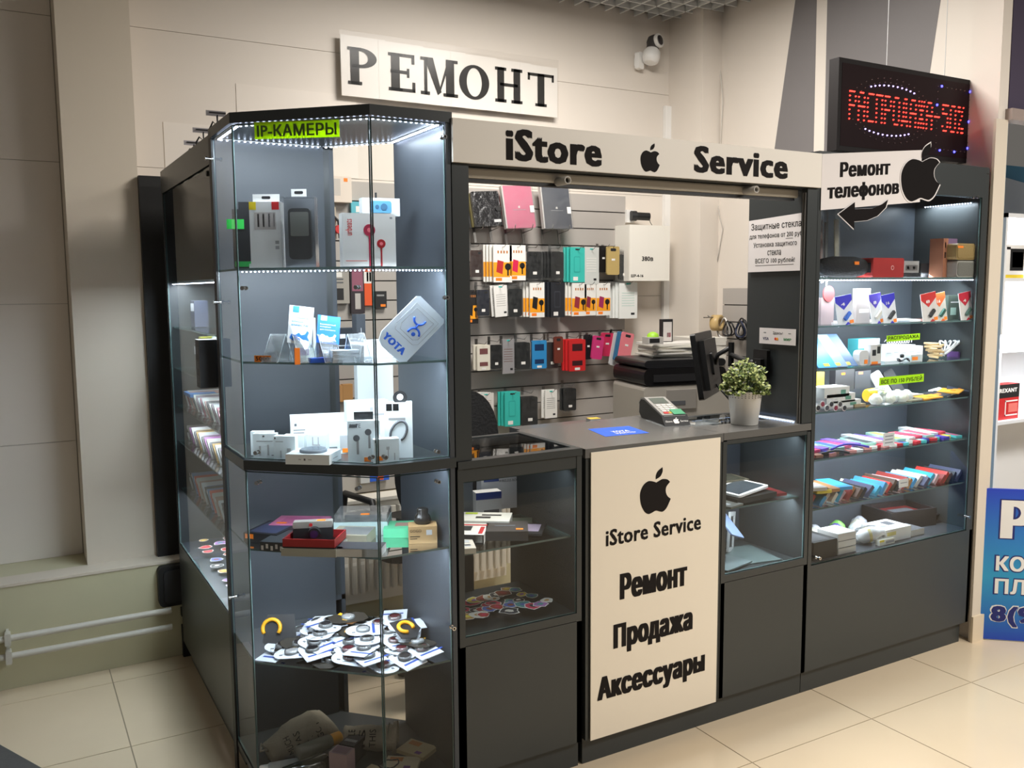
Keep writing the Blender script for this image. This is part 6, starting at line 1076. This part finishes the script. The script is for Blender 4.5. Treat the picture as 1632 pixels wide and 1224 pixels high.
# third shelf
for i, (a_, b_, c_, lb) in enumerate(((1300, 1325, (44, 150, 205), 'bright blue'), (1318, 1342, (120, 140, 160), 'grey blue'), (1334, 1362, (70, 92, 124), 'slate blue'))):
    a, b = apx(a_, 582, .05), apx(b_, 540, .05); t = thing('screen_film_pack', lb + ' screen film pack leaning on the third right showcase shelf', 'pack', (a.x + .01, .045, zC_ + .004), 0, None, (R(-48), R(0), R(-10))); MB().box(0, .085, 0, .003, 0, .17, mat(c_, .35)).build('card', t); MB().box(.030, .055, -.001, 0, .006, .02, mat((235, 215, 50), .5)).build('yellow_sticker', t); MB().box(.02, .024, -.0008, 0, .05, .15, PG).build('print', t)
rb('teal_box', 'teal and clear box behind the white earbud case', 'box', 1368, 1402, 541, zC_, .14, .05, (70, 160, 165), [ln(0, .6, 1, 1, mat((190, 214, 214), .4))])
t = thing('earbud_case', 'rounded white earbud case with orange sticker on the third shelf', 'case', fx(1377, 583, .05, zC_)); MB().bev(-.028, .024, 0, .03, .0008, .058, .016, mat((205, 202, 200), .35), 'y').build('shell', t); MB().box(.0, .018, -.0015, -.0005, .006, .022, ORANGE).build('price_sticker', t)
rb('earphone_box', 'small white box with black earphones and orange price on the third shelf', 'box', 1388, 1405, 550, zC_, .045, .03, (206, 200, 196), [ln(.15, .45, .5, .75, BLACK), ln(.6, .55, .9, .9, BLACK), ln(.1, .02, .7, .16, ORANGE), ln(0, 0, 1, .04, mat((150, 50, 40), .5))])
for i in range(5): rb('charger_box', ORD[i] + ' from the left of the small white boxes under the sale sign', 'box', 1411 + i * 12, 1423 + i * 12, 552 - (i % 2) * 2, zC_, .12, .06, (214, 216, 216), [ln(.2, .5, .8, .55, PG)])
t = thing('spiral_cords', 'row of spiral white cords standing under the sale sign', 'cables', fx(1412, 549, .16, zC_ + .075)); mb = MB(); mb.tube([(.0028 * k, .008 * math.cos(k * 1.1), .009 * math.sin(k * 1.1)) for k in range(56)], .0016, PAPER, 5); mb.build('cord', t)
rb('price_box', 'white box with orange price in front of the white boxes', 'box', 1452, 1470, 566, zC_, .05, .04, (196, 200, 200), [ln(.1, .2, .6, .7, ORANGE)])
t = thing('black_earphones', 'black coiled earphones in front of the white boxes on third shelf', 'earphones', fx(1440, 575, .05, zC_ + .005)); MB().tube([(.028 * math.cos(a) * (1 + .2 * math.sin(2.3 * a)), .016 * math.sin(a), .006 + .006 * math.sin(3.1 * a)) for a in [k * .4 for k in range(40)]], .0022, BLACK, 5).build('cord', t); MB().lathe([(.001, -.008), (.008, -.006), (.008, .006), (.001, .008)], 12, BLACK, TR((-.01, 0, .022))).build('earbud', t)
t = thing('tan_bundle', 'bundle of beige flat cords behind the white cables', 'cables', fx(1484, 574, .10, zC_ + .002)); 
for i in range(9): MB().tube([(.02 + random.uniform(-.03, .03), -.03, .006 + .007 * i), (.02 + random.uniform(-.03, .03), .03, .006 + .007 * i)], .005, mat((206, 176, 130), .6), 6).build('cord', t)
t = thing('white_cables', 'tangled white charging cables on the right of the third shelf', 'cables', fx(1506, 570, .10, zC_ + .006))
for j in range(6): MB().tube([(.01 * j + .036 * math.cos(a) - .01, .02 * math.sin(a * 1.3 + j), .035 + .030 * math.sin(a + j * .4)) for a in [2 * math.pi * k / 16 for k in range(15)]], .0035, mat((222, 222, 220), .4), 6).build('cable', t)
t = thing('white_adapter', 'white car adapter lying on the white cables', 'adapter', fx(1532, 560, .12, zC_ + .03), R(-10)); MB().lathe([(.010, -.03), (.014, -.02), (.014, .02), (.008, .03)], 14, mat((210, 212, 212), .35), TR((0, 0, .014), 0, 0, R(80))).build('body', t)
rb('purple_box', 'small purple box at the right end of the third shelf', 'box', 1527, 1550, 561, zC_, .08, .05, (104, 66, 140))
# fourth shelf
for i in range(3): rb('long_white_box', ('lower', 'middle', 'upper')[i] + ' long white box at the left of the fourth shelf', 'box', 1322 - 4 * i, 1372 - 9 * i, 655 - 14 - 11 * i, zD + i * .022, .05, .07, (216, 214, 208), [ln(.65, .3, .85, .7, mat((100, 150, 130), .5))])
rb('kraft_box', 'brown box right of the long white boxes', 'box', 1362, 1380, 645, zD, .045, .05, (160, 140, 104))
for i in range(7): t = thing('pop_grip', nth(i) + ' round grip with white outline hanging at the left of fourth shelf', 'phone grip', fx(1303 + 7 * i, 650 - (i % 2) * 6, .016)); MB().lathe([(.012, 0), (.012, .003)], 14, PAPER, TR((0, 0, 0), 0, R(90)), cap=True).build('rim', t); MB().lathe([(.009, .0032), (.009, .005)], 14, mat([(60, 60, 64), (150, 60, 80), (80, 80, 84)][i % 3], .5), TR((0, 0, 0), 0, R(90))).build('face', t)
rb('yellow_pack', 'yellow pack at the far left of fourth shelf', 'pack', 1302, 1314, 594, zD + .06, .12, .02, (225, 170, 50)); rb('dark_bag', 'dark packed bag hanging behind the yellow pack on fourth shelf', 'bag', 1332, 1362, 590, zD + .045, .17, .03, (62, 60, 62), [ln(.3, .75, .5, .85, ORANGE)]); rb('dark_bag', 'second dark packed bag hanging right of the first on fourth shelf', 'bag', 1363, 1388, 592, zD + .05, .17, .03, (72, 72, 76), [ln(.2, .8, .5, .95, mat((190, 120, 90), .5))])
t = thing('bulb_jar', 'yellow capped clear bulb lying on the fourth shelf', 'bulb', fx(1394, 634, .09, zD + .032), 0, None, (0, R(90), R(-6))); MB().lathe([(.022, -.045), (.026, -.04), (.028, -.01)], 20, mat((240, 175, 40), .4)).build('cap', t); MB().lathe([(.026, -.01), (.030, .01), (.028, .04), (.016, .065)], 20, ACRYL, cap=False).build('glass', t)
t = thing('white_phone', 'white slanted phone panel behind the bulb on the fourth shelf', 'phone', fx(1418, 625, .17, zD + .002), 0, None, (R(-25), R(-20), 0)); MB().bev(-.03, .03, 0, .006, 0, .12, .01, WHITE, 'y').build('body', t)
t = thing('black_phone', 'black slanted phone panel behind the long price sign', 'phone', fx(1438, 625, .19, zD + .002), 0, None, (R(-25), R(-20), 0)); MB().bev(-.03, .03, 0, .006, 0, .12, .01, BLACK, 'y').build('body', t)
for i in range(8): t = thing('plush_bag', nth(i) + ' pale crumpled clear bag from the left beside the bulb', 'bag', fx(1395 + 7 * i, 648 - (i % 3) * 6, .06 + .02 * (i % 3), zD + .001), R(20 * i)); MB().lathe([(.016, 0), (.028, .012), (.022, .03), (.008, .042)], 9, mat(((226, 226, 214), (216, 222, 220), (226, 220, 160))[i % 3], .35, bump=.8, scale=60), cap=True).build('film', t)
for i in range(2): rb('cream_box', ('lower', 'upper')[i] + ' cream flat box in the middle of the fourth shelf', 'box', 1446, 1472, 641 - 8 * i, zD + .018 * i, .06, .06, (206, 200, 176))
for i in range(6): t = thing('cable_pouch', nth(i) + ' yellow and black flat pack from the left at the right of fourth shelf', 'pack', fx(1478 + 12 * i, 636, .07 + .012 * (i % 3), zD + .004 + .005 * i), 0, None, (R(5 * (i % 3)), R(-6), R(-20 + 14 * i))); MB().prism([(-.04, -.04), (.04, -.045), (.045, .04), (-.035, .045)], 0, .0045, mat(((226, 160, 50), (54, 54, 58), (220, 220, 214), (230, 168, 60), (70, 74, 90), (214, 210, 206))[i], .35)).build('sleeve', t); MB().box(-.01, .015, -.02, .0, .0046, .0052, ORANGE).build('price_sticker', t)
# fifth shelf: coloured straps and cases lying front to back; sixth shelf: flip cases on edge
CC = [((210, 70, 90), 'rose'), ((120, 90, 180), 'violet'), ((226, 210, 220), 'pale pink'), ((70, 60, 160), 'indigo'), ((236, 236, 226), 'white'), ((150, 110, 90), 'brown'), ((160, 206, 190), 'mint'), ((60, 90, 190), 'blue'), ((235, 215, 90), 'yellow'), ((206, 50, 60), 'red'), ((60, 60, 64), 'black'), ((206, 206, 206), 'grey'), ((190, 70, 110), 'magenta'), ((150, 200, 80), 'lime'), ((90, 200, 200), 'turquoise'), ((230, 160, 150), 'salmon')]
random.seed(31); shp = {}
for lay_ in range(2):
    n = 25 if lay_ == 0 else 15
    for i in range(n):
        c_, cn = CC[(i * 5 + lay_ * 7 + (i // 4)) % 16]; x = 1.925 + i * (.90 / n) + random.uniform(-.006, .006); wd = .036 if lay_ == 0 else .05; ln_ = random.uniform(.13, .19)
        mb = MB().bev(-wd / 2, wd / 2, 0, ln_, 0, .010, .004, mat(c_, .35), 'z'); 
        if i % 3 == 0: mb.bev(-wd / 2 + .005, wd / 2 - .005, .008, ln_ - .008, .010, .0104, .003, mat(CC[(i + 4) % 16][0], .5), 'z')
        o = mb.build('phone_cover', loc=(x, .035 + random.uniform(0, .03) + .03 * lay_, zE + .001 + .0115 * lay_)); o.rotation_euler = (R(random.uniform(-.5, 1)), R(random.uniform(-2, 2)) , R(random.uniform(-16, 10))); tag(o, cn + ' soft cover, ' + nth(i) + ' from the left in the ' + ('lower' if not lay_ else 'upper') + ' layer of the fifth shelf', 'phone cover', 'soft covers on the fifth shelf')
t = thing('arched_strap', 'indigo arched strap at the front left of the fifth shelf', 'strap', fx(1355, 712, .03, zE + .024), R(-12)); MB().tube([(-.085 + .017 * k, .0 + .02 * math.sin(k * .32), .012 * math.sin(math.pi * k / 10)) for k in range(11)], .0045, mat((80, 66, 190), .4), 8).build('strap', t)
t = thing('arched_strap', 'black and white arched strap below the indigo one', 'strap', fx(1330, 722, .03, zE + .012), R(-20)); MB().tube([(-.05 + .011 * k, 0, .010 * math.sin(math.pi * k / 10)) for k in range(11)], .0045, BLACK, 8).build('strap', t)
rb('price_card', 'small white printed price card standing on the fifth shelf', 'price card', 1408, 1426, 691, zE + .012, .03, .001, (236, 232, 228), [ln(.15, .7, .85, .78, GREY), ln(.15, .45, .85, .53, GREY), ln(.15, .2, .85, .28, GREY)])
rb('price_card', 'small white printed price card standing on the sixth shelf', 'price card', 1433, 1448, 765, zF + .02, .03, .001, (232, 228, 220), [ln(.15, .5, .85, .6, GREY)])
for i in range(34):
    c_, cn = [((150, 60, 56), 'dark red'), ((200, 196, 186), 'cream'), ((44, 46, 50), 'black'), ((60, 160, 190), 'turquoise'), ((180, 130, 80), 'tan'), ((190, 56, 50), 'red'), ((80, 84, 110), 'slate'), ((206, 170, 170), 'pale pink'), ((70, 150, 200), 'sky blue'), ((90, 70, 60), 'brown'), ((226, 220, 200), 'ivory')][(i * 4 + i // 5) % 11]; x = 1.915 + i * .0268
    o = MB().bev(-.008, .008, 0, .145, 0, .045 if i % 3 else .055, .003, mat(c_, .4), 'y').box(-.0055, .0055, .002, .143, .0 + (.045 if i % 3 else .055), (.0452 if i % 3 else .0552), mat((200, 196, 190), .5)).build('flip_case', loc=(x, .04 + random.uniform(0, .03), zF + .0015)); o.rotation_euler = (0, R(38 + random.uniform(-4, 8)), R(random.uniform(-6, 3))); tag(o, cn + ' flip case leaning, ' + nth(i) + ' from the left on the sixth shelf', 'phone case', 'flip cases on the sixth shelf')
for i, (x, c_, cn) in enumerate(((1.93, (205, 200, 192), 'white'), (2.00, (170, 120, 74), 'tan'), (2.07, (60, 160, 215), 'bright blue'), (1.955, (225, 205, 70), 'yellow'))): o = MB().bev(-.034, .034, 0, .15, 0, .012, .006, mat(c_, .35), 'z').build('flat_case', loc=(x + .02, .026, zF + .052 + .013 * (i == 0))) ; o.rotation_euler = (0, 0, R(-14)); tag(o, cn + ' flat phone case lying at the front left of the sixth shelf', 'phone case')
# base of the right showcase
o = rb('black_carton', 'large black carton at the front left of the right showcase floor', 'box', 1297, 1334, 866, zG, .03, .13, (40, 40, 40), [('t', .1, .1, .8, .8, mat((90, 90, 92), .3))])
for i in range(3): rb('white_carton', ('lowest', 'middle', 'topmost')[i] + ' white carton of the stack on the right showcase floor', 'box', 1336, 1364, 876 - 12 * i, zG + i * .026, .03, .10, (214, 212, 206), [ln(0, 0, 1, .08, DKG)])
t = thing('wrapped_bulb', 'white and yellow lamp wrapped in clear film on the showcase floor', 'lamp', fx(1380, 872, .085, zG + .033), 0, None, (0, R(80), R(-25))); MB().lathe([(.012, -.04), (.028, -.02), (.030, .02), (.016, .05), (.014, .07)], 18, mat((226, 226, 226), .35)).build('body', t); MB().lathe([(.031, .0), (.031, .012)], 18, mat((230, 205, 60), .5), cap=False).build('band', t); MB().lathe([(.02, -.06), (.036, -.03), (.038, .02), (.03, .05)], 9, BAGH, cap=False).build('film', t)
o = rb('white_gadget_box', 'large white box with dark picture at the middle of the showcase floor', 'box', 1412, 1452, 846, zG, .045, .12, (222, 222, 216), [('t', .5, .4, .8, .8, DKG), ('t', .15, .3, .4, .5, GREY), ln(.05, .5, .4, .8, mat((200, 190, 120), .5))]); rb('white_gadget_box', 'narrower white box with grey lid right of the large white box', 'box', 1453, 1473, 846, zG, .05, .12, (204, 200, 190), [('t', 0, 0, 1, 1, DKG)])
rb('yellow_label_box', 'thin white box with yellow label leaning before the large white box', 'box', 1402, 1426, 862, zG, .03, .02, (216, 214, 200), [ln(0, .6, .3, 1, mat((230, 210, 60), .5)), ln(.4, .2, .95, .7, GREY)])
o = rb('brown_case_box', 'brown open case box on a black box at the back of the showcase floor', 'box', 1440, 1500, 838, zG + .03, .14, .12, (52, 48, 48), [('t', .05, .1, .5, .9, mat((120, 76, 60), .4)), ('t', .55, .1, .95, .9, mat((90, 84, 80), .2))]); rb('black_carton', 'flat black box under the brown open case box', 'box', 1436, 1512, 850, zG, .13, .14, (34, 34, 36))
t = thing('red_lined_case', 'black case with dark red velvet inside at the right of the showcase floor', 'case', (2.66, .15, zG + .001), R(-8)); MB().box(-.13, .12, -.02, .15, 0, .05, mat((32, 30, 32), .4)).build('case_body', t); MB().box(-.11, .10, -.005, .135, .0502, .052, mat((124, 34, 36), .6)).build('red_lining', t); mb = MB()
for a_ in ((-.13, .12, -.02, -.008), (-.13, .12, .138, .15), (-.13, -.118, -.008, .138), (.108, .12, -.008, .138)): mb.box(*a_, .0502, .075, mat((32, 30, 32), .4))
mb.build('rim', t); MB().box(-.06, .05, .03, .08, .0525, .06, DKG).build('tool', t)
for i in range(12):
    c_ = [(214, 220, 224), (90, 80, 150), (120, 190, 80), (206, 210, 212), (190, 186, 170), (170, 170, 176)][i % 6]; t = thing('clear_bag_item', nth(i) + ' clear bag with small goods from the left across the showcase floor', 'bag', (1.96 + .045 * i, .19 + .03 * (i % 3), zG + .002 + .05 * (i < 3)), R(37 * i)); MB().lathe([(.020, 0), (.036, .012), (.030, .034), (.010, .050)], 9, mat(c_, .3, bump=.8, scale=50)).build('contents', t)
for i in range(6): t = thing('glass_tube', nth(i) + ' silvery tube from the left standing at the back left of showcase floor', 'tube', (1.95 + .014 * i, .16, zG + .06)); MB().cyl((0, 0, -.055), (.01 * (i - 3), .0, .07), .0045, mat((200, 205, 208), .2, .4), 8).build('tube', t)
t = thing('support_rod', 'thin dark display rod standing at the left of the right showcase', 'rod', (1.968, .18, .498)); MB().cyl((0, 0, 0), (0, 0, .56), .005, BLACK, 10).build('rod', t)
for i, (px, py) in enumerate(((1420, 500), (1375, 530), (1395, 535), (1440, 500))):
    pass
